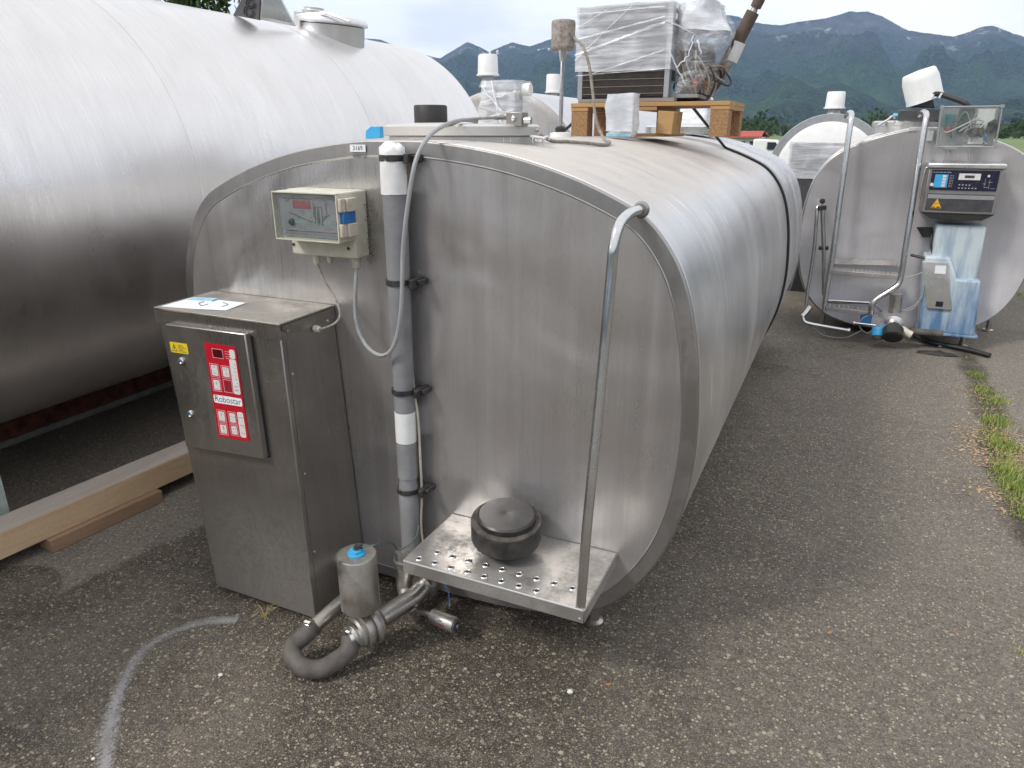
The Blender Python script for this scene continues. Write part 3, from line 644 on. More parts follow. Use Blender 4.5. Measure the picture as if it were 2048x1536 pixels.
b.hexa([Vector((-2.280, cbF - .008, tz - .002)), Vector((-1.684, cbF - .008, tz - .002)), Vector((-1.692, cbB, tz - .002)), Vector((-2.298, cbB, tz - .002)),
        Vector((-2.280, cbF - .008, tz + e)), Vector((-1.684, cbF - .008, tz + e)), Vector((-1.692, cbB, tz + e)), Vector((-2.298, cbB, tz + e))])
b.build('top_cover', M['cabtop'], CAB, bevel=.002)
b = MB()
b.hexa([Vector((-2.2795, cbF - .0075, tz - .052)), Vector((-1.6845, cbF - .0075, tz - .052)), Vector((-1.6845, cbF - .001, tz - .052)), Vector((-2.2795, cbF - .001, tz - .052)),
        Vector((-2.2795, cbF - .0075, tz - .0025)), Vector((-1.6845, cbF - .0075, tz - .0025)), Vector((-1.6845, cbF - .001, tz - .0025)), Vector((-2.2795, cbF - .001, tz - .0025))])
b.plate([(-1.6865, cbF + .002, tz - .003), (-1.6865, cbF + .002, tz - .014), (-1.6965, cbF + .05, tz - .045), (-1.6965, cbB - .002, tz - .045), (-1.6965, cbB - .002, tz - .003)], (.005, 0, 0))
b.build('cover_flange', M['cab'], CAB)
# door on the front: corners from the photo
dl, dr, dt, db = .045, .745, .985, .575
def fit(px, d): # photo pixel -> point on cabinet front plane offset d
    n_ = (Vector(q['br']) - Vector(q['bl'])).cross(Vector(q['tl']) - Vector(q['bl'])).normalized()
    if n_.y > 0: n_ = -n_
    p0 = Vector(q['bl']) + n_ * d; r1 = at(px[0], px[1], Y=2) - EYE
    return EYE + r1 * ((p0 - EYE).dot(n_) / r1.dot(n_)), n_
dpx = [(372, 893), (527, 919), (489, 668), (329, 648)]
pf = [fit(p_, .032)[0] for p_ in dpx]; nrm = fit(dpx[0], 0)[1]
b = MB(); b.hexa([pf[0], pf[1], pf[1] - nrm * .028, pf[0] - nrm * .028, pf[3], pf[2], pf[2] - nrm * .028, pf[3] - nrm * .028]); b.build('door', M['cab'], CAB, bevel=.004)
b = MB(); pg_ = [p_.copy() for p_ in pf]; cc = sum(pf, Vector()) / 4; ins = [cc + (p_ - cc) * 1.012 - nrm * .026 for p_ in pf]
b.hexa([ins[0], ins[1], ins[1] - nrm * .008, ins[0] - nrm * .008, ins[3], ins[2], ins[2] - nrm * .008, ins[3] - nrm * .008]); b.build('door_seal', M['black'], CAB)
ux = (pf[1] - pf[0]).normalized(); uz = (pf[3] - pf[0]); uz = (uz - nrm * uz.dot(nrm)).normalized()
for px in ((363, 722), (381, 828)):
    c = fit(px, .033)[0]; b = MB(); b.lathe([(.0135, 0), (.0135, .003), (.0115, .006), (.008, .007), (.0075, .003)], c, nrm, 20)
    b.build('lock', M['bright'], CAB)
    b = MB(); b.lathe([(.0055, .002), (.0055, .0075)], c, nrm, 3); b.build('key_hole', M['blue'], CAB)
# flat graphics laid on the door
def sticker_frame(corners, d):   # bl, br, tr, tl pixels -> function (u, v, extra) 
    P4 = [fit(c, d)[0] for c in corners]
    def f(u, v, e_=0): return (P4[0] * (1 - u) + P4[1] * u) * (1 - v) + (P4[3] * (1 - u) + P4[2] * u) * v + nrm * e_
    return f
F = sticker_frame([(437, 873), (499, 883), (471, 694), (408, 684)], .0335)
def q4(b, f, u0, v0, u1, v1, e_, mi=0, th=.0006):
    b.plate([f(u0, v0, e_), f(u1, v0, e_), f(u1, v1, e_), f(u0, v1, e_)], nrm * th, mi)
def rounded(b, f, u0, v0, u1, v1, e_, mi, r_=.06, asp=2.6):
    pts = []
    for (cx_, cy_, a0) in ((u1 - r_, v0 + r_ / asp, -90), (u1 - r_, v1 - r_ / asp, 0), (u0 + r_, v1 - r_ / asp, 90), (u0 + r_, v0 + r_ / asp, 180)):
        for k in range(4): a = R(a0 + 30 * k); pts.append(f(cx_ + r_ * math.cos(a), cy_ + r_ / asp * math.sin(a), e_))
    b.plate(pts, nrm * .0006, mi)
def outline(b, f, u0, v0, u1, v1, e_, mi, w_=.012):
    q4(b, f, u0, v0, u1, v0 + w_ / 2.6, e_, mi); q4(b, f, u0, v1 - w_ / 2.6, u1, v1, e_, mi); q4(b, f, u0, v0, u0 + w_, v1, e_ + .0001, mi); q4(b, f, u1 - w_, v0, u1, v1, e_ + .0001, mi)
b = MB(); q4(b, F, 0, 0, 1, 1, 0, 0); CP = b.build('control_panel', [M['red']], CAB, smooth=0)
b = MB(); q4(b, F, .24, .86, .56, .945, .0007, 0); outline(b, F, .23, .855, .57, .95, .0009, 1)
for v in (.935, .91, .885, .865): q4(b, F, .64, v, .78, v + .004, .0009, 1)
b.build('display', [M['dark_red'], M['pink']], CAB, smooth=0)
keys = [(.08, .65, .36, .79, 2), (.44, .655, .72, .785, 2), (.08, .50, .36, .635, 2), (.44, .505, .72, .64, 3), (.08, .165, .36, .30, 2), (.44, .17, .70, .30, 2), (.08, .03, .36, .155, 2), (.44, .04, .70, .16, 2)]
for i, (u0, v0, u1, v1, k) in enumerate(keys):
    b = MB(); outline(b, F, u0, v0, u1, v1, .0008, 1); rounded(b, F, u0 + .04, v0 + .015, u1 - .04, v1 - .015, .0008, k, .025); b.build('key', [M['red'], M['pink'], M['key'], M['mid_red']], CAB, smooth=0)
for a_ in ((.78, .87, .95, .965), (.74, .50, .95, .865), (.74, .035, .93, .31)): b = MB(); rounded(b, F, *a_, .0007, 0, .05); b.build('indicator_strip', M['key'], CAB, smooth=0)
b = MB()
for k in range(8):
    v = .545 + k * .038; b.lathe([(.0016, 0), (.0016, .0008)], F(.89, v, .0012), nrm, 8, 1)
    if k < 2: q4(b, F, .80, v - .002, .86, v + .002, .0013, 1)
for k, v in enumerate((.08, .165, .25)):
    b.lathe([(.0018, 0), (.0018, .0008)], F(.88, v, .0012), nrm, 8, 1); q4(b, F, .78, v + .002, .85, v + .005, .0013, 1)
tag(b.build('indicator_marks', [M['key'], M['ink']], CAB, smooth=0), kind='stuff')
b = MB(); rounded(b, F, .05, .375, .95, .46, .0007, 0, .04); b.build('name_plate', [M['paper']], CAB, smooth=0)
def facetext(body, f, u, v, size, mat, e_=.0015, xs=1.0, name='lettering'):
    cu = bpy.data.curves.new('t', 'FONT'); cu.body = body; cu.size = 1; cu.align_x = 'CENTER'; cu.align_y = 'CENTER'; cu.resolution_u = 3
    ob = bpy.data.objects.new('t', cu); COL.objects.link(ob); me = bpy.data.meshes.new_from_object(ob.evaluated_get(bpy.context.evaluated_depsgraph_get()))
    bpy.data.objects.remove(ob); bpy.data.curves.remove(cu)
    o0 = f(u, v, e_); du = (f(1, v) - f(0, v)).normalized(); dv = (f(u, 1) - f(u, 0)).normalized(); b_ = MB()
    b_.add([o0 + du * (p_.co.x * size * xs) + dv * (p_.co.y * size) for p_ in me.vertices], [tuple(p_.vertices) for p_ in me.polygons]); bpy.data.meshes.remove(me)
    return b_
facetext('Robostar', F, .5, .42, .034, 0, xs=1.0).build('lettering', M['ink_grey'], CAB, smooth=0)
bb = MB()
for s_, u, v, z_ in (('1', .22, .25, .020), ('=-=~==', .22, .19, .007), ('2', .22, .11, .020), ('=-=~', .22, .055, .007), ('=-=~==', .57, .245, .008), ('=-=', .57, .21, .008), ('=-=~==', .57, .115, .008), ('=-=~==-=', .57, .08, .006), ('T-T', .58, .745, .012), ('\u00b0C', .58, .70, .012), ('SET', .58, .57, .010), ('I', .22, .585, .018), ('=-=', .22, .53, .008), ('*', .22, .745, .02), ('=-=', .22, .69, .010)):
    t_ = facetext(s_, F, u, v, z_, 0); k = len(bb.v); bb.v += t_.v; bb.f += [tuple(i + k for i in f_) for f_ in t_.f]; bb.m += t_.m
tag(bb.build('key_lettering', M['ink'], CAB, smooth=0), kind='stuff')
# yellow warning sticker
FY = sticker_frame([(343, 704), (378, 709), (374, 688), (339, 683)], .0335)
b = MB(); rounded(b, FY, 0, 0, 1, 1, 0, 0, .06, .55)
a_, c_, d_ = FY(.08, .15, .0008), FY(.38, .15, .0008), FY(.23, .88, .0008); m_ = (a_ + c_ + d_) / 3
for p1, p2 in ((a_, c_), (c_, d_), (d_, a_)): b.plate([p1, p2, p2.lerp(m_, .22), p1.lerp(m_, .22)], nrm * .0004, 1)
b.plate([FY(.24, .70, .0008), FY(.20, .45, .0008), FY(.235, .47, .0008), FY(.22, .24, .0008), FY(.27, .52, .0008), FY(.235, .50, .0008)], nrm * .0004, 1)
for k in range(6): q4(b, FY, .46, .15 + k * .125, .90 - .1 * (k % 3), .18 + k * .125, .0008, 1)
b.build('warning_sticker', [M['yellow'], M['ink']], CAB, smooth=0)
# papers on top
zt2 = tz + .0065
def toppx(x, y, z=zt2): return at(x, y, Z=z)
b = MB(); b.plate([toppx(322, 613), toppx(402, 619), toppx(434, 597), toppx(387, 595)], (0, 0, .001), 0)
b.plate([toppx(390, 618, zt2 + .0012), toppx(452, 621, zt2 + .0012), toppx(492, 606, zt2 + .0012), toppx(436, 600, zt2 + .0012)], (0, 0, .001), 0)
b.plate([toppx(374, 599.5, zt2 + .0014), toppx(425, 602, zt2 + .0014), toppx(436, 597.5, zt2 + .0014), toppx(388, 595.5, zt2 + .0014)], (0, 0, .0006), 1)
b.build('paper_label', [M['paper'], M['ltblue']], CAB, smooth=0)
b = MB(); b.tube(catmull([toppx(408, 603, zt2 + .003), toppx(398, 606, zt2 + .003), toppx(404, 611, zt2 + .003), toppx(416, 608, zt2 + .003)], 5), .0012, 5); b.build('scribble', M['ink'], CAB); b = MB()
b.tube(catmull([toppx(446, 605, zt2 + .003), toppx(456, 609, zt2 + .003), toppx(444, 613, zt2 + .003)], 5), .0012, 5); b.build('scribble', M['ink'], CAB)
# screws and side seams on the cabinet's right wall
sidex = lambda z: -1.640 + (-1.692 + 1.640) * (z - bz) / (tz - bz)
def sideY(z): return 1.765 + (cbF - 1.765) * (z - bz) / (tz - bz)
for z in (1.155, 1.00, .62, .30): b = MB(); b.lathe([(.006, 0), (.005, .003), (.002, .004)], (sidex(z) + .001, sideY(z) + .035, z), (1, 0, .05), 10); b.build('screw', M['bright'], CAB)
b = MB(); b.lathe([(.006, 0), (.005, .003), (.002, .004)], (-1.690, 2.05, 1.14), (1, 0, 0), 10); b.build('screw', M['bright'], CAB)
b = MB(); b.hexa([Vector((sidex(.03), sideY(.03) + .022, .04)), Vector((sidex(.03) + .003, sideY(.03) + .022, .04)), Vector((sidex(.03) + .003, sideY(.03) + .026, .04)), Vector((sidex(.03), sideY(.03) + .026, .04)), Vector((sidex(1.13), sideY(1.13) + .022, 1.12)), Vector((sidex(1.13) + .003, sideY(1.13) + .022, 1.12)), Vector((sidex(1.13) + .003, sideY(1.13) + .026, 1.12)), Vector((sidex(1.13), sideY(1.13) + .026, 1.12))])
b.build('fold_seam', M['cab'], CAB)
# cable gland on the cabinet's side
gp = at(630, 657, X=-1.688)
b = MB(); b.lathe([(.013, 0), (.013, .010), (.011, .012), (.012, .024), (.007, .030)], gp, (.95, -.25, .05), 8); b.build('cable_gland', M['cream'], CAB)

# --- control unit on the face
b = MB()
x0, x1, zb, zt = -1.805, -1.515, 1.384, 1.612
b.box((x0 + .01, 2.018, zb), (x1, Y0 - .001, zt))
CU = b.build('control_unit', M['cream'], T, bevel=.006)
b = MB(); b.box((x0 + .024, 1.948, zt - .162), (x1 + .004, 2.0175, zt - .001))
b.build('display_housing', M['cream'], CU, bevel=.004)
pw = (x0 + .028, x1 + .000, zt - .157, zt - .006)
b = MB(); b.box((pw[0] + .006, 1.9445, pw[2] + .006), (pw[1] - .006, 1.947, pw[3] - .004)); b.build('face_plate', M['grey_plate'], CU)
b = MB(); W_ = pw[1] - pw[0]; H_ = pw[3] - pw[2]
def uv2(u, v, y=1.943): return Vector((pw[0] + u * W_, y, pw[2] + v * H_))
def q5(b, u0, v0, u1, v1, y, mi=0): b.plate([uv2(u0, v0, y), uv2(u1, v0, y), uv2(u1, v1, y), uv2(u0, v1, y)], (0, .0008, 0), mi)
q5(b, .27, .665, .55, .845, 1.9432, 0); b.build('red_display', M['red_disp'], CU, smooth=0)
b = MB(); q5(b, .15, .335, .95, .395, 1.9434, 1)
def line(b, a, c, w_=.0022, mi=0): b.tube([uv2(*a, 1.9425), uv2(*c, 1.9425)], w_ * .5, 4, True, mi)
for a_, c_ in (((.20, .57), (.62, .36)), ((.62, .36), (.62, .72)), ((.62, .72), (.73, .72)), ((.68, .36), (.68, .70)), ((.73, .32), (.73, .70)), ((.66, .32), (.66, .70)), ((.73, .50), (.85, .56)), ((.73, .44), (.80, .52)), ((.13, .88), (.58, .88)), ((.60, .80), (.60, .50)), ((.80, .80), (.80, .55)), ((.12, .17), (.97, .17)), ((.12, .035), (.97, .035)), ((.17, .82), (.23, .88)), ((.95, .32), (.95, .42)), ((.33, .50), (.36, .46)), ((.50, .42), (.55, .36))): line(b, a_, c_)
arc = [uv2(.70 + .10 * math.cos(a), .80 + .12 * math.sin(a), 1.9425) for a in [math.pi * k / 8 for k in range(9)]]; b.tube(arc, .0005, 4)
b.tube(catmull([uv2(.28, .90), uv2(.33, .95), uv2(.38, .90), uv2(.44, .93)], 4), .0005, 4); b.tube(catmull([uv2(.55, .94), uv2(.58, .87), uv2(.62, .95), uv2(.66, .88), uv2(.70, .93)], 4), .0008, 4)
tag(b.build('schematic_print', [M['ink_grey'], M['greenish']], CU), kind='stuff')
b = MB(); b.lathe([(.012, 0), (.011, .006), (.008, .008)], uv2(.23, .36, 1.944), (0, -1, 0), 18); b.build('sensor_knob', M['black'], CU)
bb = MB()
for s_, u, v, z_ in (('\u00b0C', .42, .60, .014), ('=-=~==', .40, .27, .0085), ('=-=~==', .40, .23, .0085), ('=-=', .53, .27, .0085), ('=-=~==-=~', .82, .27, .0085), ('=-=~==-=', .82, .23, .0085), ('=-=~==-', .84, .60, .007), ('=-=~==', .82, .56, .007), ('=-=~', .83, .80, .007), ('=-=~==-=~==-=~==-=~==-=~==-=~==-=~==-', .56, .105, .0125)):
    cu = facetext(s_, lambda u_, v_, e_=0: uv2(u_, v_, 1.9432 - e_), u, v, z_, 0, .0008); k = len(bb.v); bb.v += cu.v; bb.f += [tuple(i + k for i in f_) for f_ in cu.f]; bb.m += cu.m
tag(bb.build('print_lettering', M['ink_grey'], CU, smooth=0), kind='stuff')
b = MB(); b.box((pw[0], 1.928, pw[2]), (pw[1], 1.9305, pw[3])); b.box((pw[0], 1.9310, pw[2]), (pw[0] + .003, 1.9445, pw[3])); b.box((pw[1] - .003, 1.9310, pw[2]), (pw[1], 1.9445, pw[3]))
b.build('clear_cover', M['clear'], CU)
b = MB(); b.box((pw[0] - .003, 1.9262, pw[2] - .005), (pw[1] + .003, 1.9475, pw[2] - .0005)); b.box((pw[0] - .003, 1.9262, pw[3] + .0005), (pw[1] + .003, 1.9475, pw[3] + .004))
b.box((pw[0] - .0035, 1.9268, pw[2]), (pw[0] - .0006, 1.9475, pw[3])); b.box((pw[1] + .0006, 1.9268, pw[2]), (pw[1] + .004, 1.9475, pw[3])); b.build('cover_frame', M['cream'], CU)
for z in (zt - .040, zt - .122):
    b = MB(); b.box((pw[1] + .0045, 1.930, z - .022), (pw[1] + .018, 1.956, z + .022)); b.box((pw[1] + .0045, 1.957, z - .022), (pw[1] + .026, 2.010, z + .022)); b.build('latch', [M['cream_lt']], CU, bevel=.003)
b = MB(); b.box((pw[1] + .0045, 1.940, zt - .0995), (pw[1] + .020, 2.004, zt - .0625)); b.build('blue_latch', M['blue'], CU, bevel=.002)
for x_, z_ in ((x0 + .02, zb + .035), (x1 - .03, zb + .035)):
    b = MB(); b.lathe([(.0055, 0), (.0055, .003)], (x_, 2.0178, z_), (0, -1, 0), 12); b.build('screw_hole', M['ink'], CU)
gl = []
for x_, s_ in ((x0 + .085, 1.15), (x0 + .145, .85), (x1 - .030, 1.3)):
    b = MB(); b.lathe([(.013 * s_, 0), (.013 * s_, -.012), (.0115 * s_, -.014), (.0115 * s_, -.026 * s_), (.006 * s_, -.034 * s_)], (x_, 2.055, zb), (0, 0, 1), 10); b.build('cable_gland', M['cream'], CU); gl.append((x_, 2.055, zb - .03))
b = MB(); rr = random.Random(2)
for k in range(150):      # old webs and dust behind the box
    z = rr.uniform(zb - .02, zt - .03); p_ = Vector((x1 + rr.uniform(0, .022), Y0 - .003 - rr.uniform(0, .02), z)); d = Vector((rr.uniform(-1, 1), rr.uniform(-.5, .5), rr.uniform(-1, 1))) * .007; b.add([p_, p_ + d, p_ + Vector((d.z, d.y, -d.x)) * .6], [(0, 1, 2)])
tag(b.build('grime', M['grime'], CU, smooth=0), kind='stuff')

# --- cables on the face
def hang(pts, r_, mat, name='cable', parent=T, n=9): 
    b = MB(); b.tube(catmull(pts, 8), r_, n); return b.build(name, mat, parent)
hang([gl[0], at(648, 560, Y=2.03), at(672, 600, Y=2.0), at(680, 630, Y=1.96), at(668, 648, Y=1.93), gp + Vector((.03, -.008, .001))], .0042, M['cable_dirty'])
hang([gl[2], at(712, 560, Y=2.03), at(712, 640, Y=2.02), at(732, 690, Y=2.0), at(763, 711, Y=1.985), at(788, 690, Y=1.98), at(802, 620, Y=1.975), at(806, 500, Y=1.975), at(817, 400, Y=1.975), at(832, 320, Y=2.0), at(858, 273, Y=2.06), at(890, 250, Y=2.2), at(925, 240, Y=2.42), at(955, 243, Y=2.48)], .0072, M['cable'])
hang([at(1010, 236, Y=2.60), at(980, 236, Y=2.5), at(935, 239, Y=2.45), at(905, 246, Y=2.38), at(890, 250, Y=2.36)], .0055, M['cable_dirty'])
# --- vertical insulated pipe with clamps and tape
pb_, pt_ = Vector((-1.372, 2.045, .20)), Vector((-1.362, 2.045, 1.742))
def pp(t): return pb_.lerp(pt_, t)
b = MB(); b.tube([pp(0), pp(.1), pp(.21), pp(.225), pp(.3), pp(.5), pp(.8), pp(.985)], [.037, .037, .038, .033, .036, .038, .040, .041], 24); PI_ = b.build('standing_pipe', M['pipe_grey'], T)
b = MB(); b.tube([pp(.335), pp(.412)], .0385, 24); b.build('white_tape', M['tape_white'], PI_)
b = MB(); b.tube([pp(.0), pp(.1), pp(.2), pp(.208)], [.0385, .0382, .0390, .036], 24); b.build('grey_tape', M['tape_grey'], PI_); b = MB(); b.tube([pp(.24), pp(.333)], .0378, 24); b.build('grey_tape', M['tape_grey'], PI_)
b = MB(); n_ = 20; rings = []
for t_, r_, wv in ((.912, .043, .002), (.93, .044, .003), (.955, .044, .003), (.98, .043, .004), (.998, .041, .012), (1.008, .034, .018), (1.014, .020, .016)):
    c = pp(t_); rings.append([c + Vector((math.cos(2 * math.pi * k / n_), math.sin(2 * math.pi * k / n_), 0)) * (r_ + wv * mn.noise(Vector((k * .9, t_ * 40, 1)))) + Vector((0, 0, wv * mn.noise(Vector((k * .7, t_ * 30, 5))))) for k in range(n_)])
b.loft(rings, True, 0, True, True); b.build('white_bag_wrap', M['tape_white'], PI_, smooth=60)
for z in (1.72, 1.315, .917, .517):
    c = Vector((-1.372 + .010 * (z - .2) / 1.54, 2.045, z)); b = MB(); ring = []
    b.lathe([(.0400, -.010), (.0450, -.010), (.0450, .010), (.0400, .010), (.0400, -.010)], c, n=26)
    b.box((c.x + .030, 2.045, z - .009), (c.x + .085, 2.098, z + .009)); b.box((c.x + .056, 2.02, z - .016), (c.x + .072, 2.098, z + .014)); b.build('strap_clamp', M['clamp'], T, bevel=.0015)
    b = MB()
    for k in range(70): p_ = c + Vector((.055 + rr.gauss(0, .014), .03 + rr.uniform(-.02, .02), rr.gauss(-.012, .02))); d = Vector((rr.uniform(-1, 1), rr.uniform(-1, 1), rr.uniform(-1, 1))) * .008; b.add([p_, p_ + d, p_ + Vector((d.z, -d.x, d.y)) * .5], [(0, 1, 2)])
    tag(b.build('cobweb_dirt', M['grime'], T, smooth=0), kind='stuff')
hang([Vector((-1.335, 2.06, 1.30)), Vector((-1.333, 2.045, 1.15)), Vector((-1.335, 2.06, .93)), Vector((-1.322, 2.06, .8)), Vector((-1.318, 2.055, .65)), Vector((-1.322, 2.06, .5)), Vector((-1.325, 2.05, .36)), Vector((-1.32, 2.06, .22))], .0048, M['cream_lt'], 'thin_tube')
# label and writing
b = MB(); p0, p1 = at(699, 289, Y=Y0 - .002), at(731, 304, Y=Y0 - .002); b.box((p0.x, Y0 - .0012, p1.z), (p1.x, Y0 - .0005, p0.z)); b.build('number_label', M['paper'], T, smooth=0)
text('3169', T, ((p0.x + p1.x) / 2, Y0 - .0018, (p0.z + p1.z) / 2), .021, M['ink'], off=-.0)
text('4300/10', T, ((p0.x + p1.x) / 2 + .004, Y0 - .0010, p1.z - .014), .0185, M['ink'], name='handwriting', shear=.35, xs=.95)

# --- step plate, with punched raised holes
SX0, SX1, SYF, SYB, SZ = -1.212, -.560, 1.752, 2.099, .417
holes = [(842, 1122), (877, 1131), (910, 1140), (946, 1150), (984, 1161), (1021, 1172), (1040, 1176), (1078, 1186), (1115, 1190)]
b = MB(); b.box((SX0, SYF, SZ - .004), (SX1, SYB, SZ)); b.box((SX0, SYF - .003, SZ - .047), (SX1, SYF - .0002, SZ - .0002)); b.box((SX1 + .0002, SYF + .001, SZ - .047), (SX1 + .003, SYB, SZ - .0002)); b.box((SX0 - .003, SYF + .001, SZ - .047), (SX0 - .0002, SYB, SZ - .0002))
ST = b.build('step', M['step'], T, bevel=.0018)
b = MB(); b.cyl((SX0 + .003, SYF - .001, SZ - .001), (SX1 - .003, SYF - .001, SZ - .001), .0035, 8); b.build('step_front_edge', M['bright'], ST)
for row, (yy, n_, xo) in enumerate(((1.782, 8, .045), (1.842, 9, .082))):
    for k in range(n_):
        x_ = SX0 + xo + k * .0625
        b = MB(); b.lathe([(.0128, 0), (.0108, .0032), (.0096, .0036), (.0088, .0028), (.0084, .0004)], (x_, yy, SZ), n=18); b.build('raised_hole', M['bright'], ST)
        b = MB(); b.lathe([(.0080, .0006), (.0080, .0010)], (x_, yy, SZ), n=14); b.build('hole_shade', M['black'], ST)
b = MB(); b.lathe([(.005, 0), (.004, .003)], (SX1 - .012, SYF - .003, SZ - .034), (0, -1, 0), 10); b.build('bolt', M['bright'], ST)
b = MB(); b.tube([(-1.10, 2.0, SZ - .006), (-1.10, 2.08, SZ - .12)], .012, 8); b.build('step_bracket', M['pipe_steel'], ST)
# --- handrail
b = MB(); b.tube(catmull([(-.545, 2.098, 1.585), (-.555, 2.05, 1.583), (-.562, 2.0, 1.575), (-.568, 1.955, 1.553), (-.572, 1.928, 1.50), (-.573, 1.915, 1.40), (-.574, 1.86, 1.05), (-.575, 1.80, .70), (-.576, 1.768, .418)], 6), .0155, 18); b.build('handrail', M['tube'], T)
b = MB(); b.lathe([(.025, 0), (.023, .006), (.0195, .014)], (-.545, 2.099, 1.585), (0, -1, 0), 18); b.build('rail_weld', M['rim'], T)

# --- outlet valve assembly
VX, VY = -1.372, 1.705
OV = MB(); OV.lathe([(.064, -.026), (.070, -.024), (.070, -.008), (.058, -.006), (.058, .006), (.074, .008), (.074, .024), (.066, .026)], (-1.362, 1.715, .118), (.35, .93, .08), 26)
V = OV.build('outlet_valve', M['pipe_steel'], T)
ax_ = Vector((.35, .93, .08)).normalized(); vc = Vector((-1.362, 1.715, .118))
b = MB(); b.lathe([(.068, 0), (.066, .014), (.052, .020), (.042, .034)], vc + ax_ * .027, ax_, 26); b.build('flange', M['pipe_steel'], V); b = MB(); b.lathe([(.056, 0), (.058, .010), (.050, .018), (.050, .026), (.040, .030), (.032, .050)], vc - ax_ * .027, -ax_, 26); b.build('flange', M['pipe_steel'], V)
b = MB(); b.tube([vc + ax_ * .05, vc + ax_ * .22, Vector((-1.27, 1.98, .16)), Vector((-1.25, 2.12, .18))], [.036, .036, .036, .036], 18); b.build('outlet_pipe', M['pipe_steel'], V)
b = MB(); b.lathe([(.052, -.012), (.052, .012)], Vector((-1.27, 1.97, .158)), (.15, 1, .12), 20); b.build('collar', M['pipe_steel'], V)
b = MB(); b.lathe([(.018, -.02), (.018, .03), (.0, .03)], (-1.372, 1.70, .205), n=14); b.build('valve_stem', M['pipe_steel'], V)
ac = Vector((-1.362, 1.695, .222)); b = MB(); b.lathe([(.064, 0), (.068, .004), (.068, .209), (.065, .214), (.0, .215)], ac, n=36); b.build('actuator', M['pipe_steel'], V)
b = MB(); b.lathe([(.030, .215), (.030, .221), (.021, .222)], ac, n=24); b.lathe([(.024, .221), (.024, .231), (.012, .232)], ac, n=6); b.build('blue_nut', M['blue_lt'], V)
b = MB(); b.lathe([(.010, .230), (.010, .240), (.004, .241)], ac, n=12); b.build('brass_fitting', M['copper'], V)
b = MB(); b.cyl(ac + Vector((0, 0, .243)), ac + Vector((.026, -.002, .250)), .008, 12); b.build('plug', M['black'], V)
b = MB(); b.tube(catmull([ac + Vector((.026, -.002, .250)), ac + Vector((.07, .02, .257)), at(765, 1083, Y=1.85), at(786, 1088, Y=1.93), at(797, 1100, Y=1.99), at(815, 1092, Y=1.985), at(832, 1075, Y=2.0), at(838, 1050, Y=2.03)], 6), .0026, 7); b.build('green_wire', M['green_wire'], V)
# side pipe from the cabinet, and the rubber U hose
sp0 = Vector((-1.60, 1.93, .175)); pe = at(612, 1268, Y=1.60)
b = MB(); b.tube([sp0 + Vector((-.06, .05, .0)), sp0, Vector((-1.50, 1.80, .155)), pe.lerp(Vector((-1.50, 1.80, .155)), .4), pe], .027, 20); b.build('inlet_pipe', M['pipe_steel'], V)
b = MB(); b.lathe([(.046, -.006), (.046, .006), (.040, .008)], (-1.648, 1.955, .18), (1, -.2, 0), 20); b.build('wall_flange', M['pipe_steel'], V)
endv = vc - ax_ * .075
h0 = pe
hp = catmull([pe + Vector((.003, .04, .004)), pe, at(588, 1290, Z=.078), at(586, 1312, Z=.062), at(605, 1334, Z=.048), at(640, 1338, Z=.044), at(675, 1320, Z=.056), at(697, 1300, Z=.082), endv + ax_ * .01], 7)
b = MB(); b.tube(hp, .0325, 22, False); b.build('rubber_hose', M['hose'], V)
for c, d in ((pe + Vector((0, .012, .001)), Vector((.08, .9, .05))), (endv, ax_)):
    b = MB(); b.lathe([(.0335, -.006), (.0355, -.006), (.0355, .006), (.0335, .006)], c, d, 24); b.box((-.012, -.006, .033), (.012, .006, .043), 0, Matrix.Translation(c)); b.build('hose_clamp', M['bright'], V)
# second small valve below the standing pipe
b = MB(); b.tube([(-1.385, 2.03, .24), (-1.385, 2.02, .20), (-1.375, 1.99, .13), (-1.36, 1.975, .07)], [.046, .042, .034, .030], 18); b.lathe([(.048, -.012), (.048, .012), (.04, .016)], (-1.385, 2.02, .205), n=20); b.build('elbow', M['pipe_steel'], V)
# it points to the right
e0 = Vector((-1.30, 1.96, .115)); dx_ = (at(930, 1258, Y=1.90) - at(850, 1224, Y=1.93)).normalized(); s0 = at(826, 1215, Y=1.93)
b = MB(); b.lathe([(.028, -.03), (.030, -.02), (.030, .01), (.022, .02)], s0, dx_, 18); b.tube([Vector((-1.37, 1.98, .11)), s0 - dx_ * .02], .026, 14); b.cyl(s0, s0 + dx_ * .10, .013, 14); b.tube([s0 - Vector((0, 0, .01)), s0 - Vector((0, 0, .055))], [.016, .012], 12); b.build('sample_valve', M['pipe_steel'], V)
s1 = s0 + dx_ * .095
b = MB(); b.lathe([(.020, 0), (.030, .004), (.030, .105), (.026, .112), (.0, .113)], s1, dx_, 22); AV = b.build('small_actuator', M['pipe_steel'], V)
b = MB(); b.cyl(s1 + dx_ * .105, s1 + dx_ * .130, .0105, 12, 0); b.cyl(s1 + dx_ * .112, s1 + dx_ * .118, .022, 12, 0); b.build('end_fitting', M['dkgrey'], V)
fr = (Vector((0, -1, .25)) - dx_ * Vector((0, -1, .25)).dot(dx_)).normalized(); sd_ = dx_.cross(fr)
lp = s1 + dx_ * .055 + fr * .0303
b = MB(); b.plate([lp + dx_ * .006 + sd_ * -.004 + Vector((0, 0, .008)), lp + dx_ * .014 + Vector((0, 0, .010)), lp + dx_ * .010 + Vector((0, 0, .018)), lp + Vector((0, 0, .014))], fr * .0006, 0)
b.plate([lp + Vector((0, 0, -.006)), lp + dx_ * .026 + Vector((0, 0, -.008)), lp + dx_ * .026 + Vector((0, 0, -.002)), lp + Vector((0, 0, .0))], fr * .0006, 1); b.build('printed_mark', [M['blue'], M['redpart']], V)
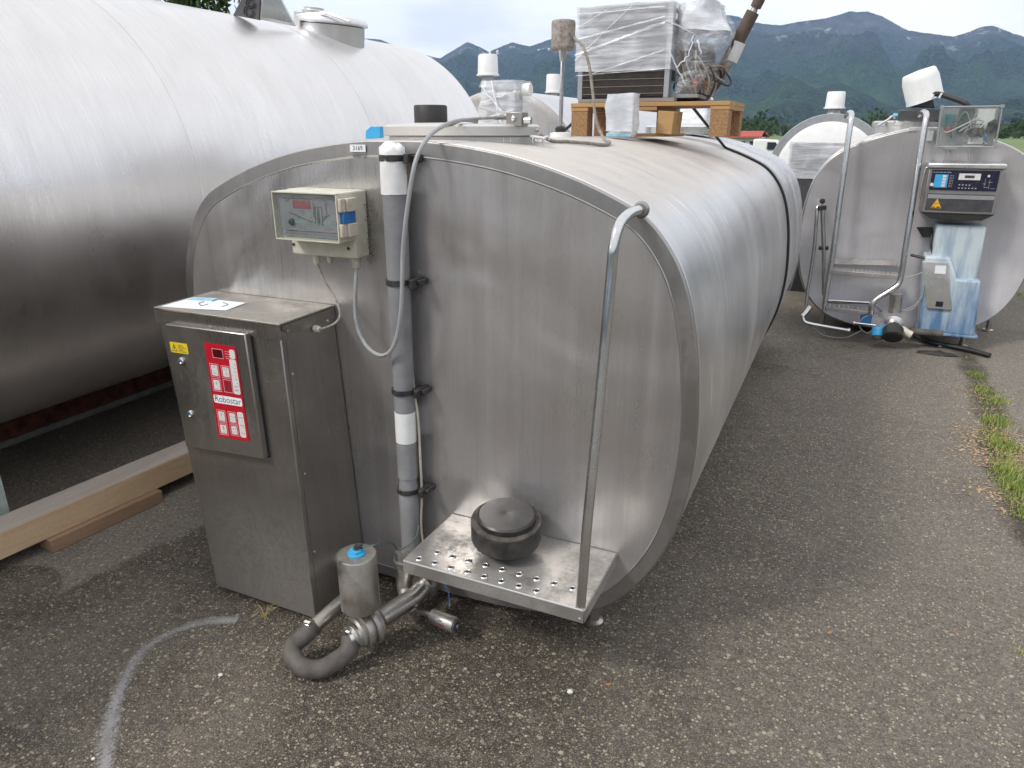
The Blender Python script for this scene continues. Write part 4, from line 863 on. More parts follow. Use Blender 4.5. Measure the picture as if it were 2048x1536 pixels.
b = MB(); b.tube(catmull([at(890, 1168, Y=2.0), at(898, 1190, Y=1.95), at(899, 1215, Y=1.92)], 5), .0022, 6); b.build('blue_wire', M['blue'], V)

# --- manhole on top
MC = Vector((-1.435, 2.66, 0))
b = MB(); b.lathe([(.290, 1.755), (.290, 1.782), (.28, 1.7835)], MC, n=56); b.build('manhole_collar', M['shell'], T)
b = MB(); b.lathe([(.306, 1.784), (.311, 1.788), (.311, 1.818), (.300, 1.826), (.2, 1.832), (.0, 1.833)], MC, n=56); LID = b.build('manhole_lid', M['rim2'], T)
c = Vector((-1.555, 2.62, 1.832)); b = MB(); b.lathe([(.066, 0), (.066, .062), (.062, .067), (.0, .068)], c, n=32); b.build('black_cap', M['black'], LID)
b = MB(); c = at(1020, 243, Y=2.55); b.box((c.x - .012, 2.54, 1.818), (c.x + .052, 2.60, 1.868)); b.build('hinge_bracket', M['rim'], LID, bevel=.003)
b = MB(); b.lathe([(.008, 0), (.008, .006), (.004, .008)], (c.x + .020, 2.54, 1.846), (0, -1, 0), 10); b.cyl((c.x + .06, 2.55, 1.838), (c.x + .085, 2.55, 1.838), .013, 10); b.build('hinge_bolt', M['bright'], LID)
b = MB(); pa, pbb = at(955, 216, Y=3.1), at(1033, 230, Y=2.72); pc_ = at(1072, 262, Y=2.66)
for a_, c_ in ((pa, pbb), (pbb, pc_)): b.hexa([a_ + Vector((0, 0, -.004)), c_ + Vector((0, 0, -.004)), c_ + Vector((.0, .03, -.004)), a_ + Vector((0, .03, -.004)), a_ + Vector((0, 0, .004)), c_ + Vector((0, 0, .004)), c_ + Vector((0, .03, .004)), a_ + Vector((0, .03, .004))])
b.build('lid_lever', M['bright'], LID)
b = MB()
for xx in (1066, 1088): b.tube(catmull([at(xx - 2, 290, Y=2.62), at(xx, 276, Y=2.62), at(xx + 8, 273, Y=2.66), at(xx + 10, 279, Y=2.66)], 4), .004, 8)
b.tube([at(1060, 273, Y=2.62), at(1092, 277, Y=2.64)], .006, 8); b.build('lid_catch', M['bright'], T)

def shellz(x):
    best = min((p_ for p_ in ringat(3, 0) if p_.z > CZ), key=lambda p_: abs(p_.x - x)); return best.z
# --- level sensor on top (bolted on)
b = MB(); sb = Vector((-1.40, 3.66, 1.772)); b.lathe([(.055, 0), (.055, .022), (.030, .026)], sb, n=20); b.build('sensor_base', M['white'], T)
b = MB(); b.lathe([(.026, .026), (.028, .045), (.018, .055)], sb, n=16); b.build('sensor_collar', M['black'], T)
b = MB(); b.cyl(sb + Vector((0, 0, .05)), sb + Vector((.004, 0, .39)), .0105, 14); b.lathe([(.014, .36), (.018, .38), (.022, .41)], sb + Vector((.004, 0, 0)), n=12); b.build('sensor_rod', M['tube'], T)
b = MB(); b.lathe([(.052, .41), (.062, .42), (.064, .53), (.060, .545), (.0, .548)], sb + Vector((.004, 0, 0)), n=8, sy=1.0); SB_ = b.build('sensor_head', M['cable_dirty'], T, bevel=.006)
hang([sb + Vector((.062, -.01, .465)), at(1165, 92, Y=3.6), at(1178, 130, Y=3.6), at(1186, 190, Y=3.6), at(1192, 240, Y=3.6)] + [Vector((x_, y_, shellz(x_) + .010)) for x_, y_ in ((-1.14, 3.58), (-1.06, 3.42), (-1.02, 3.22), (-1.05, 3.08), (-1.11, 2.98), (-1.15, 2.88))] + [at(1048, 250, Y=2.75), at(1030, 238, Y=2.66), at(1010, 235, Y=2.6), at(990, 236, Y=2.55)], .0075, M['cable_dirty'], 'sensor_cable')
# blue clip standing behind the lid
b = MB(); c = at(745, 272, Y=2.75); b.plate([at(731, 278, Y=2.75), at(760, 276, Y=2.75), at(760, 253, Y=2.75), at(741, 253, Y=2.75), at(731, 262, Y=2.75)], (0, .03, 0)); b.build('blue_clip', M['blue_lt'], T, bevel=.002)

# --- black rubber cap lying on the step
c = Vector((-.918, 1.955, SZ)); tl = Vector((.06, -.10, 1)).normalized()
cap = thing('rubber_cap', 'round black rubber cap lying on the step plate against the tank', 'rubber cap', c)
b = MB(); b.lathe([(0.0505, 0.0000), (0.0653, 0.0070), (0.1027, 0.0391), (0.1192, 0.0539), (0.1218, 0.0653), (0.1218, 0.1175), (0.1183, 0.1270), (0.1114, 0.1305), (0.1001, 0.1279)], c + tl * .003, tl, 48); b.build('body', M['rubber_dirty'], cap, smooth=35)
b = MB(); b.lathe([(0.1218, 0.1270), (0.1201, 0.1322), (0.1096, 0.1335), (0.0974, 0.1305)], c + tl * .003, tl, 48); b.build('muddy_edge', M['rubber_rim'], cap)
b = MB(); b.lathe([(0.0983, 0.1261), (0.1009, 0.1392), (0.0992, 0.1496), (0.0931, 0.1549), (0.0435, 0.1575), (0.0104, 0.1566), (0.0000, 0.1549)], c + tl * .003, tl, 48); b.build('lid', M['rubber_dirty'], cap, smooth=35)

# ================================================================ PALLET + CONDENSER
PX0, PX1, PY0, PY1, PZ = -1.545, -.640, 4.20, 4.74, 1.774
pal = thing('wooden_pallet', 'small wooden pallet on top of the foreground tank carrying the wrapped condenser', 'pallet', ((PX0 + PX1) / 2, 4.55, PZ))
for k in range(4):
    y0 = PY0 + k * .14; b = MB(); b.box((PX0, y0, PZ + .160), (PX1, y0 + (.12 if k else .10), PZ + .182)); b.build('deck_board', M['pallet'], pal, bevel=.002)
for k, x_ in enumerate((PX0, (PX0 + PX1) / 2 - .05, PX1 - .105)):
    b = MB(); b.box((x_, PY0 + .004, PZ + .138), (x_ + .105, PY1, PZ + .1595)); b.build('stringer_board', M['pallet'], pal, bevel=.002)
    for j, y_ in enumerate((PY0 + .006, PY1 - .11)):
        b = MB(); mm = Matrix.Translation((x_ + .052, y_ + .05, 0)) @ Matrix.Rotation(R(-16 if (k == 1 and j == 0) else 0), 4, 'Z') @ Matrix.Rotation(R(4 if (k == 1 and j == 0) else 0), 4, 'Y')
        b.box((-.050, -.05, PZ + .018 * (k == 1)), (.050, .05, PZ + .1375), 0, mm); b.build('block', M['pallet'] if (k == 1 and j == 0) else M['chip'], pal, bevel=.003)
b = MB(); b.box((PX0 + .38, PY0 + .01, PZ - .001), (PX0 + .56, PY1, PZ + .017)); b.build('skid_board', M['pallet'], pal, bevel=.002)
b = MB(); b.box((PX0 + .04, PY0 + .01, PZ + .183), (PX0 + .60, PY0 + .08, PZ + .203)); b.build('packing_strip', M['pallet_grey'], pal, bevel=.002)
b = MB(); b.box((PX0 + .04, PY0 + .42, PZ + .183), (PX0 + .60, PY0 + .49, PZ + .203)); b.build('packing_strip', M['pallet_grey'], pal, bevel=.002)

UX0, UX1, UY0, UY1, UZ0, UZ1 = -1.520, -.985, 4.235, 4.70, PZ + .204, 2.455
un = thing('condensing_unit', 'film wrapped refrigeration condenser with finned coil standing on the pallet', 'condenser unit', ((UX0 + UX1) / 2, 4.5, UZ0))
b = MB(); b.box((UX0 + .03, UY0 + .012, UZ0 + .01), (UX1 - .03, UY0 + .05, UZ1 - .01)); b.build('coil', M['coil_dark'], un)
b = MB()
for k in range(88): x_ = UX0 + .034 + k * .0054; b.box((x_, UY0 + .004, UZ0 + .012), (x_ + .0012, UY0 + .0118, UZ1 - .012))
tag(b.build('fins', M['coil_dark'], un), kind='stuff')
for k in range(12): z = UZ0 + .025 + k * .038; b = MB(); b.cyl((UX0 + .032, UY0 + .002, z), (UX1 - .032, UY0 + .002, z), .0022, 6); b.build('coil_tube', M['coil_line'], un)
for x_ in (UX0, UX1 - .03):
    b = MB(); b.box((x_, UY0, UZ0), (x_ + .029, UY0 + .055, UZ1)); b.build('side_frame', M['galv'], un, bevel=.002)
b = MB(); b.box((UX0 + .0295, UY0 + .001, UZ1 - .008), (UX1 - .0305, UY1 - .1, UZ1)); b.box((UX0, UY0 + .056, UZ0), (UX1 + .15, UY1, UZ0 + .02)); b.build('base_frame', M['galv'], un, bevel=.002)
b = MB(); b.lathe([(.085, 0), (.10, .02), (.10, .22), (.08, .27), (.0, .28)], (-.90, 4.55, UZ0 + .022), n=24); b.build('compressor', M['dkgrey'], un)
b = MB(); b.box((-1.30, 4.40, UZ0 + .10), (-1.02, 4.70, UZ0 + .42)); b.build('fan_housing', M['dkgrey'], un)
for k in range(7):
    rr = random.Random(k); b = MB(); c = Vector((-.90 + .02 * k, 4.42, UZ0 + .03 + k * .012)); a0 = rr.uniform(0, 6)
    b.tube(catmull([c + Vector((.10 * math.cos(a0 + q_), .05 * math.sin(a0 + q_), .05 * math.sin(a0 * 2 + q_ * 1.3) + .01 * q_)) for q_ in [x_ * .9 for x_ in range(8)]], 5), .0055, 7)
    b.build('cable_loop', [M['black'], M['copper'], M['cable_dirty']][k % 3], un)
for k in range(6):
    rr = random.Random(k + 20); b = MB(); b.tube(catmull([(-.955 + k * .022, 4.33, UZ0 + .30 - k * .02), (-.94 + k * .028, 4.30, UZ0 + .18), (-.90 + k * .03, 4.30, UZ0 + .09), (-.87 + k * .02, 4.33, UZ0 + .02)], 5), .005, 7); b.build('pipe_run', [M['copper'], M['cable_dirty'], M['black']][k % 3], un)
b = MB(); b.cyl((-.865, 4.30, UZ0 + .10), (-.845, 4.29, UZ0 + .06), .010, 8); b.build('red_plug', M['redpart'], un)
# film: a wrinkled bag round the unit, bulging to the right over the compressor
def bag(outline_fn, zs, n, name, mat, parent, amp=.012, seed=0, fr=9, top=True):
    rings = []
    for j, z in enumerate(zs):
        rg = []
        for k in range(n):
            p_ = Vector(outline_fn(k / n, z)); d = mn.noise(p_ * fr + Vector((seed, 0, 0))) + .5 * mn.noise(p_ * fr * 2.6 + Vector((0, seed, 0)))
            c = Vector(outline_fn(-1, z)); o_ = (p_ - c); o_.z = 0; o_.normalize(); rg.append(p_ + o_ * amp * d + Vector((0, 0, amp * .6 * mn.noise(p_ * 7))))
        rings.append(rg)
    b = MB(); b.loft(rings, True, 0, False, top); return b.build(name, mat, parent, smooth=60)
def rr_outline(x0, x1, y0, y1, rr_=.03):
    def f(t, z):
        if t < 0: return ((x0 + x1) / 2, (y0 + y1) / 2, z)
        P_ = 2 * (x1 - x0 + y1 - y0); s_ = t * P_
        for (ax, ay, bx, by) in ((x0, y0, x1, y0), (x1, y0, x1, y1), (x1, y1, x0, y1), (x0, y1, x0, y0)):
            l_ = abs(bx - ax) + abs(by - ay)
            if s_ <= l_: q_ = s_ / l_; return (ax + (bx - ax) * q_, ay + (by - ay) * q_, z)
            s_ -= l_
        return (x0, y0, z)
    return f
zs = [UZ0 + .145 + k * .018 for k in range(20)]; zs = [z for z in zs if z < UZ1 + .003] + [UZ1 + .006]
bag(rr_outline(UX0 - .012, UX1 + .004, UY0 - .012, UY1), zs, 90, 'stretch_film', M['film'], un, .008, 3, 11)
def bulge(t, z):
    h = (z - UZ0) / (UZ1 - UZ0); wd = .245 * (.50 + .55 * math.sin(min(1, h * 1.1) * 2.6)) + .02
    x0, x1, y0, y1 = UX1 - .02, UX1 + .02 + wd * .95, UY0 + .02, UY1 - .03
    if t < 0: return ((x0 + x1) / 2, (y0 + y1) / 2, z)
    a = t * 2 * math.pi; return ((x0 + x1) / 2 + (x1 - x0) / 2 * math.cos(a), (y0 + y1) / 2 + (y1 - y0) / 2 * math.sin(a), z)
zs2 = [UZ0 + .02 + k * .022 for k in range(22)]; zs2 = [z for z in zs2 if z < UZ1 + .01]
bag(bulge, zs2, 60, 'loose_film', M['film_thin'], un, .035, 8, 7)
bag(lambda t, z: bulge(t, z), [UZ1 - .14 + k * .018 for k in range(9)], 60, 'film_bundle', M['film_thick'], un, .025, 14, 9)
# twisted film folds
def fold(a_, c_, w_, parent=un, wob=.01, seed=1):
    wob *= .45
    a_, c_ = Vector(a_), Vector(c_); b = MB(); rr = random.Random(seed); pts = [a_.lerp(c_, t / 8) + Vector((rr.uniform(-wob, wob), -.004, rr.uniform(-wob, wob))) * (0 < t < 8) for t in range(9)]
    b.tube(catmull(pts, 3), w_, 5); b.build('film_fold', M['film_thick'], parent)
fy = UY0 - .022
def fold_strip(p1, p2, w_, seed=1):
    a_, c_ = at(*p1, Y=fy), at(*p2, Y=fy); d = (c_ - a_); n_ = Vector((-d.z, 0, d.x)).normalized(); b = MB(); vs = []; fs = []
    for k in range(15):
        q_ = a_.lerp(c_, k / 14); ww = w_ * (.55 + .8 * abs(mn.noise(Vector((k * .45, seed, 0))))); off = n_ * mn.noise(Vector((seed, k * .3, 0))) * .003
        vs += [q_ + off + n_ * ww, q_ + off + Vector((0, -.004, 0)), q_ + off - n_ * ww * .4]
        if k: fs += [(3 * k - 3, 3 * k - 2, 3 * k + 1, 3 * k), (3 * k - 2, 3 * k - 1, 3 * k + 2, 3 * k + 1)]
    b.add(vs, fs); b.build('film_fold', M['film_fold'], un, smooth=60)
for i_, (p1, p2, w_) in enumerate((((1149, 122), (1264, 12), .012), ((1149, 82), (1330, 34), .018), ((1150, 112), (1330, 46), .026), ((1152, 152), (1330, 138), .010), ((1149, 60), (1215, 20), .010), ((1180, 150), (1330, 100), .012), ((1150, 30), (1330, 14), .014))): fold_strip(p1, p2, w_ * .6, i_ + 1)
fold(at(1332, 40, Y=fy), at(1392, 70, Y=4.3), .003, seed=6); fold(at(1338, 100, Y=fy), at(1372, 170, Y=4.3), .004, seed=7, wob=.008); fold(at(1388, 70, Y=4.25), at(1378, 112, Y=4.25), .003, seed=8); fold(at(1378, 112, Y=4.25), at(1352, 135, Y=4.25), .003, seed=9); fold(at(1395, 80, Y=4.3), at(1402, 108, Y=4.3), .005, seed=10)
fold(at(1392, 100, Y=4.3), at(1392, 190, Y=4.35), .003, seed=12, wob=.004)
# insulated brown pipe
ip = thing('insulated_pipe', 'bent brown insulated pipe with a white tape band rising above the pallet', 'pipe', at(1350, 203, Y=4.5))
pts = [at(1330, 200, Y=4.62), at(1365, 201, Y=4.6), at(1400, 195, Y=4.6), at(1425, 172, Y=4.6), at(1445, 140, Y=4.6), at(1463, 108, Y=4.6), at(1485, 65, Y=4.6), at(1506, 24, Y=4.6)]
b = MB(); b.tube(catmull(pts, 5), .037, 18); b.build('foam_sleeve', M['brownpipe'], ip)
b = MB(); b.tube([at(1461, 122, Y=4.6), at(1469, 104, Y=4.6), at(1478, 84, Y=4.6)], [.0395, .040, .0395], 18); b.build('white_tape', M['tape_white'], ip)
b = MB(); b.tube([at(1504, 30, Y=4.6), at(1508, 20, Y=4.6), at(1511, 14, Y=4.6)], [.022, .02, .018], 14); b.build('pipe_neck', M['pipe_steel'], ip)
b = MB(); b.tube([at(1511, 15, Y=4.6), at(1518, 0, Y=4.6), at(1523, -12, Y=4.6)], [.030, .032, .030], 14); b.build('valve_end', M['brownpipe'], ip)
# wrapped sachet / bottle in front of the pallet
wb = thing('wrapped_canister', 'small film wrapped canister with blue base strip in front of the pallet', 'canister', (-1.18, 4.03, 1.772))
b = MB(); b.box((-1.248, 3.97, 1.774), (-1.112, 4.08, 1.985)); b.build('canister', M['white'], wb, bevel=.012)
b = MB(); b.box((-1.250, 3.967, 1.776), (-1.110, 3.9695, 1.792)); b.build('blue_strip', M['ltblue'], wb)
b = MB()
for x_, w_, h_ in ((-1.243, .006, .020), (-1.165, .009, .020), (-1.148, .008, .020)): b.box((x_, 3.966, 1.797), (x_ + w_, 3.9692, 1.797 + h_))
b.build('printed_mark', M['ink_grey'], wb)
bag(rr_outline(-1.256, -1.104, 3.962, 4.086), [1.80 + k * .012 for k in range(17)], 56, 'film_wrap', M['film_thick'], wb, .010, 21, 16)
# --- lashing strap; round the rim its tube stands in for the shaded gap
st = thing('lashing_strap', 'black strap running from the pallet and a dark tube for the shaded gap behind the foreground tank', 'strap', (-.8, 5.35, 1.7))
b = MB(); rg = ringat(Y1 + .028, -.006); idx = [i for i, p_ in enumerate(rg) if p_.x > CX + .62 and p_.z > .25]; seq = sorted(idx, key=lambda i: -math.atan2(rg[i].z - CZ, rg[i].x - CX)); pth_ = [rg[i] for i in seq]
b.tube([Vector((-.96, 4.70, PZ + .19)), Vector((-.86, 5.0, 1.80)), pth_[0] + Vector((-.05, 0, .02))] + pth_, .009, 8); b.build('strap_and_gap_shade', M['black'], st)
b = MB(); b.tube([Vector((-1.55, 4.5, PZ + .15)), Vector((-1.74, 4.6, 1.80)), Vector((-1.86, 4.75, 1.72))], .010, 8); b.build('strap_tail', M['black'], st)

# ================================================================ BIG ROUND TANK ON THE LEFT
CR, CCX, CCZ = 1.10, -4.089, 1.453
C2 = thing('cylindrical_tank', 'huge bright cylindrical steel tank lying along the left side', 'storage tank', (CCX, 3, 0))
def cring(Y, r_, n=120): return [Vector((CCX + r_ * math.cos(2 * math.pi * k / n), Y, CCZ + r_ * math.sin(2 * math.pi * k / n))) for k in range(n)]
YE = 5.62
b = MB(); b.loft([cring(-.55 + k * .6, CR) for k in range(12)], True); b.build('shell', M['cyl'], C2, smooth=60)
dome = [(1.0, 0.0), (.995, .03), (.98, .085), (.955, .14), (.91, .20), (.84, .265), (.74, .33), (.6, .385), (.4, .43), (.2, .45), (.02, .455)]
b = MB(); b.loft([cring(6.05, CR)] + [cring(6.06 + d * .55, CR * s_) for s_, d in dome], True, 0, False, True); b.build('end_dome', M['cyl'], C2, smooth=60)
b = MB(); b.loft([cring(-.55, CR)] + [cring(-.56 - d, CR * s_) for s_, d in dome], True, 0, False, True); b.build('end_dome', M['cyl'], C2, smooth=60)
for y_ in (.95, 2.75, 4.35):
    b = MB(); b.loft([cring(y_ - .004, CR + .0005), cring(y_ - .002, CR + .0022), cring(y_ + .002, CR + .0022), cring(y_ + .004, CR + .0005)]); b.build('weld_seam', M['cyl'], C2)
# manhole of the round tank
mp_ = Vector((CCX + .30, 4.92, 0)); zt_ = CCZ + math.sqrt(CR * CR - .09)
ml = at(664, 62, Y=4.9)
b = MB(); tilt = Vector((.10, -.02, 1)).normalized(); mc = Vector((ml.x, 4.9, 2.545))
b.lathe([(.245, -.16), (.245, .012), (.238, .016)], mc, tilt, 44); b.build('manhole_collar', M['cyl'], C2)
b = MB(); b.lathe([(.262, .018), (.270, .022), (.270, .046), (.255, .066), (.13, .082), (.0, .086)], mc, tilt, 44); b.build('manhole_lid', M['cyl'], C2)
b = MB(); c = mc + tilt * .062 + Vector((-.15, -.02, 0)); b.lathe([(.088, 0), (.088, .060), (.083, .064), (.074, .068), (.074, .080), (.0, .083)], c, tilt, 28); b.build('vent_cap', M['bright'], C2)
b = MB(); P3 = [at(x_, y_, Y=4.70) for x_, y_ in ((586, 50), (600, 52), (600, 26), (650, 22), (664, 30), (664, 38), (655, 30), (604, 32), (602, 22), (590, 22))]
b.plate([at(586, 50, Y=4.66), at(599, 52, Y=4.66), at(601, 24, Y=4.66), at(588, 22, Y=4.66)], (0, .03, 0)); b.tube([at(594, 30, Y=4.67), at(655, 26, Y=4.66), at(700, 44, Y=4.70)], .010, 8); b.build('lid_arm', M['bright'], C2)
# lifting plates
lpx = at(490, 34, Y=4.05)
b = MB(); b.plate([at(466, 30, Y=3.95), at(518, 40, Y=3.95), at(520, -14, Y=3.95), at(489, -14, Y=3.95)], (-.004, .02, 0)); b.build('lifting_plate', M['dkgrey'], C2, bevel=.002)
b = MB(); b.plate([at(520, 39, Y=3.95), at(592, 53, Y=4.35), at(560, -10, Y=4.2), at(524, -14, Y=3.95)], (-.006, .012, 0)); b.build('bracket_plate', M['cyl'], C2, bevel=.002)
b = MB(); 
for (cx_, cy_, r_) in ((500, 6, 8), (497, 22, 9)):
    pts = [at(cx_ + r_ * math.cos(a), cy_ + r_ * 1.2 * math.sin(a), Y=3.94) for a in [2 * math.pi * k / 12 for k in range(11)]]; b.tube(pts, .005, 6)
b.build('chain_link', M['black'], C2)
# skid beams under it
b = MB(); b.box((-4.56, -.8, .0405), (-4.44, 5.6, .46)); b.build('skid_beam', M['skid'], C2, bevel=.004)
b = MB(); b.box((-4.62, -.8, .0), (-4.42, 5.6, .040)); b.build('skid_flange', M['concrete'], C2, bevel=.003)
for y_ in (.0, 5.2):
    b = MB(); b.plate([(CCX - .75, y_, .12), (CCX + .55, y_, .12), (CCX + .80, y_, .62), (CCX + .45, y_, .46), (CCX + .0, y_, .362), (CCX - .45, y_, .46), (CCX - .78, y_, .62)], (0, .05, 0)); b.build('saddle', M['skid'], C2)
tp = at(8, 975, Y=1.62); b = MB(); b.box((tp.x - .16, 1.60, .0), (at(17, 1010, Y=1.66).x, 1.66, .62)); b.build('support_leg', M['paleblue'], C2, bevel=.003)

# timber beam and blocks
A0, A1 = Vector((-3.30, .55, 0)), Vector((-3.05, 3.30, 0)); zb0, zb1 = .062, .150
tn = (A1 - A0).normalized(); ts = Vector((-tn.y, tn.x, 0))
# lower right edge follows photo: (0,1123) .. (377,949); upper edge (0,1068) .. (375,911)
lo0, lo1 = at(0, 1121, Z=.066), at(377, 949, Z=.066); tn = (lo1 - lo0).normalized(); ts = Vector((-tn.y, tn.x, 0))
s0_, s1_ = lo0 - tn * 1.2, lo0 + tn * 2.4; zt3 = .186
tb = thing('timber_beam', 'long square sawn timber beam lying beside the round tank', 'timber', (s0_ + s1_) / 2)
b = MB(); wd_ = abs((at(0, 1034, Z=.186) - at(0, 1068, Z=.186)).dot(ts))
b.hexa([s0_, s1_, s1_ + ts * wd_, s0_ + ts * wd_, s0_ + Vector((0, 0, zt3 - .066)), s1_ + Vector((0, 0, zt3 - .066)), s1_ + ts * wd_ + Vector((0, 0, zt3 - .066)), s0_ + ts * wd_ + Vector((0, 0, zt3 - .066))])
b.build('beam', M['wood'], tb, bevel=.003)
b = MB(); b.hexa([s0_ + Vector((0, 0, zt3 - .0655)) + ts * .002, s1_ + Vector((0, 0, zt3 - .0655)) + ts * .002, s1_ + ts * (wd_ - .002) + Vector((0, 0, zt3 - .0655)), s0_ + ts * (wd_ - .002) + Vector((0, 0, zt3 - .0655)), s0_ + ts * .002 + Vector((0, 0, zt3 - .064)), s1_ + ts * .002 + Vector((0, 0, zt3 - .064)), s1_ + ts * (wd_ - .002) + Vector((0, 0, zt3 - .064)), s0_ + ts * (wd_ - .002) + Vector((0, 0, zt3 - .064))]); b.build('weathered_top_face', M['wood_top'], tb)
k0, k1 = at(106, 1107, Z=.001), at(328, 1003, Z=.001); kt = (k1 - k0).normalized(); ks = Vector((-kt.y, kt.x, 0))
b = MB(); b.hexa([k0, k1, k1 + ks * .10, k0 + ks * .10, k0 + Vector((0, 0, .064)), k1 + Vector((0, 0, .064)), k1 + ks * .10 + Vector((0, 0, .064)), k0 + ks * .10 + Vector((0, 0, .064))])
tag(b.build('timber_block', M['wood_dark'], bevel=.003, origin=(k0 + k1) / 2), 'short brown timber block under the long square beam', 'timber')

# ================================================================ TANK BEHIND THE FOREGROUND TANK
def agitator(parent, c, r_, h, tilt=(0, 0, 1), white=M['white']):
    t_ = Vector(tilt).normalized(); c = Vector(c); b = MB()
    b.lathe([(r_ * .95, -h * .55), (r_ * .6, -h * .15), (r_ * .6, 0)], c, t_, 20); mo = b.build('motor_base', M['galv'], parent)
    b = MB(); b.lathe([(r_ * 1.12, 0), (r_ * 1.12, h * .08), (r_, h * .10), (r_ * .94, h * .92), (r_ * .86, h), (0, h * 1.01)], c, t_, 28); b.build('motor_cover', white, parent)
TB = thing('milk_cooling_tank', 'pale film covered steel tank standing directly behind the foreground tank', 'milk tank', (CX, 6.3, 0), 'milk tanks in the yard behind')
b = MB(); b.loft([ringat(5.44, .05, s_=1.012), ringat(5.45, 0, s_=1.012), ringat(6.2, 0, s_=1.012), ringat(6.6, 0, s_=1.012)], True, 0, True, True); b.build('shell', M['far_steel'], TB, smooth=50)
b = MB(); b.loft([ringat(5.8, -.012, s_=1.012), ringat(6.3, -.02, s_=1.012), ringat(6.5, -.012, s_=1.012)], True); b.build('film_cover', M['film_thin'], TB, smooth=60)
b = MB(); b.lathe([(.30, 1.78), (.30, 1.835), (.28, 1.85), (0, 1.865)], (-1.28, 6.1, 0), n=36); b.build('manhole_lid', M['bright'], TB)
b = MB(); c = at(1385, 214, Y=6.2); b.box((c.x - .08, 6.1, 1.84), (c.x + .14, 6.3, 2.02)); b.build('film_wrapped_box', M['film_thick'], TB, bevel=.02)
agitator(TB, (at(1409, 192, Y=6.6).x, 6.6, 2.05), .07, .15)
def far_tank(label, cx, cz, rad_, y0, y1):
    t = thing('milk_cooling_tank', label, 'milk tank', (cx, (y0 + y1) / 2, 0), 'milk tanks in the yard behind')
    def rg(Y, k): return [Vector((cx + rad_ * k * math.cos(2 * math.pi * i_ / 72), Y, cz + rad_ * k * math.sin(2 * math.pi * i_ / 72))) for i_ in range(72)]
    b = MB(); b.loft([rg(y0 + .03, 1), rg((y0 + y1) / 2, 1), rg(y1 - .02, 1), rg(y1, .95)], True, 0, False, True); b.build('shell', M['far_steel'], t, smooth=50)
    b = MB(); b.loft([rg(y0 + .03, 1), rg(y0 + .01, 1.004), rg(y0, .99), rg(y0, .93), rg(y0 - .06, .75), rg(y0 - .10, .4), rg(y0 - .11, .02)], True, 0, False, True); b.build('end_dome', M['rim'], t, smooth=50)
    for x_ in (cx - .5, cx + .4):
        b = MB(); b.box((x_, y0 + .2, 0), (x_ + .1, y1 - .2, cz - rad_ * .85)); b.build('skid', M['rim'], t)
    return t
_e = math.atan2((at(1000, 178, Y=8) - EYE).z, -(at(1000, 178, Y=8) - EYE).x); FX, FR = -3.35, .93; FZ = 1.8 + 3.35 * math.tan(_e) - FR / math.cos(_e)
TA = far_tank('pale tank whose shoulder shows behind the domed end of the huge round tank', FX, FZ, FR, 7.0, 9.2)
TC_ = far_tank('pale tank between the wrapped pump and the sensor rod, white motor on its crest', FX, FZ, FR, 9.5, 12.0)
def crest(px, Y): p_ = at(px, 263, Y=Y); return (p_.x, Y, FZ + math.sqrt(max(0, FR ** 2 - (p_.x - FX) ** 2)) + .14)
agitator(TA, at(976, 152, Y=7.8), .115, .22)
agitator(TC_, at(1106, 186, Y=10.0), .10, .24)
b = MB(); c = at(1055, 180, Y=9.8); b.lathe([(.05, -.06), (.07, -.05), (.07, .03), (.05, .05), (0, .06)], c, n=18); b.build('vent_cap', M['white'], TC_)
# wrapped pump on the foreground tank behind the lid
wp = thing('wrapped_pump', 'film wrapped upright pump standing behind the manhole lid', 'pump', (-1.68, 3.55, 1.76))
b = MB(); b.box((-1.75, 3.50, 1.765), (-1.60, 3.64, 1.99)); b.lathe([(.05, 1.99), (.05, 2.03), (0, 2.035)], (-1.68, 3.57, 0), n=16); b.build('pump_body', M['galv'], wp, bevel=.015)
b = MB(); b.cyl((-1.57, 3.57, 2.0), (-1.53, 3.57, 2.0), .03, 12); b.build('side_knob', M['white'], wp)
bag(rr_outline(-1.775, -1.575, 3.48, 3.66), [1.775 + k * .0148 for k in range(19)], 60, 'film_wrap', M['film'], wb if False else wp, .022, 33, 12)
fold((-1.76, 3.47, 2.02), (-1.60, 3.47, 1.85), .004, wp, .01, 31); fold((-1.77, 3.47, 1.93), (-1.62, 3.47, 1.98), .003, wp, .01, 32); fold((-1.70, 3.465, 2.04), (-1.64, 3.465, 1.80), .004, wp, .012, 35); fold((-1.75, 3.465, 1.86), (-1.58, 3.465, 1.90), .003, wp, .008, 36)

# ================================================================ RIGHT TANK
RY = 7.30; RCX = .565
halfR = [(0, 1.835), (.15, 1.830), (.34, 1.785), (.5, 1.73), (.67, 1.65), (.79, 1.55), (.88, 1.38), (.93, 1.15), (.94, .92), (.925, .68), (.87, .46), (.77, .28), (.62, .15), (.45, .085), (.3, .062), (.15, .055)]
fullR = halfR + [(0, .054)] + [(-x, z) for x, z in reversed(halfR[1:])]; secR = [(p_.x, p_.y) for p_ in catmull([(x, z, 0) for x, z in fullR], 5, True)]
def rR(Y, ins=0): return ringat(Y, ins, RCX, .93, 1.0, secR)
RT = thing('milk_cooling_tank', 'steel milk tank at the right with ladder, control box and worn blue cover', 'milk tank', (RCX, 8.6, 0))
b = MB(); b.loft([rR(RY + .03, .006), rR(RY + .035, 0), rR(8.6), rR(10.2), rR(10.22, .05)], True, 0, False, True); b.build('shell', M['shell'], RT, smooth=50)
b = MB(); b.loft([rR(RY + .03, .006), rR(RY + .004, .012), rR(RY, .020)], True); b.build('rim', M['rim'], RT, smooth=50)
b = MB(); b.loft([rR(RY, .020), rR(RY + .0015, .024)], True, cap1=True); b.build('front_panel', M['face2'], RT, smooth=25)
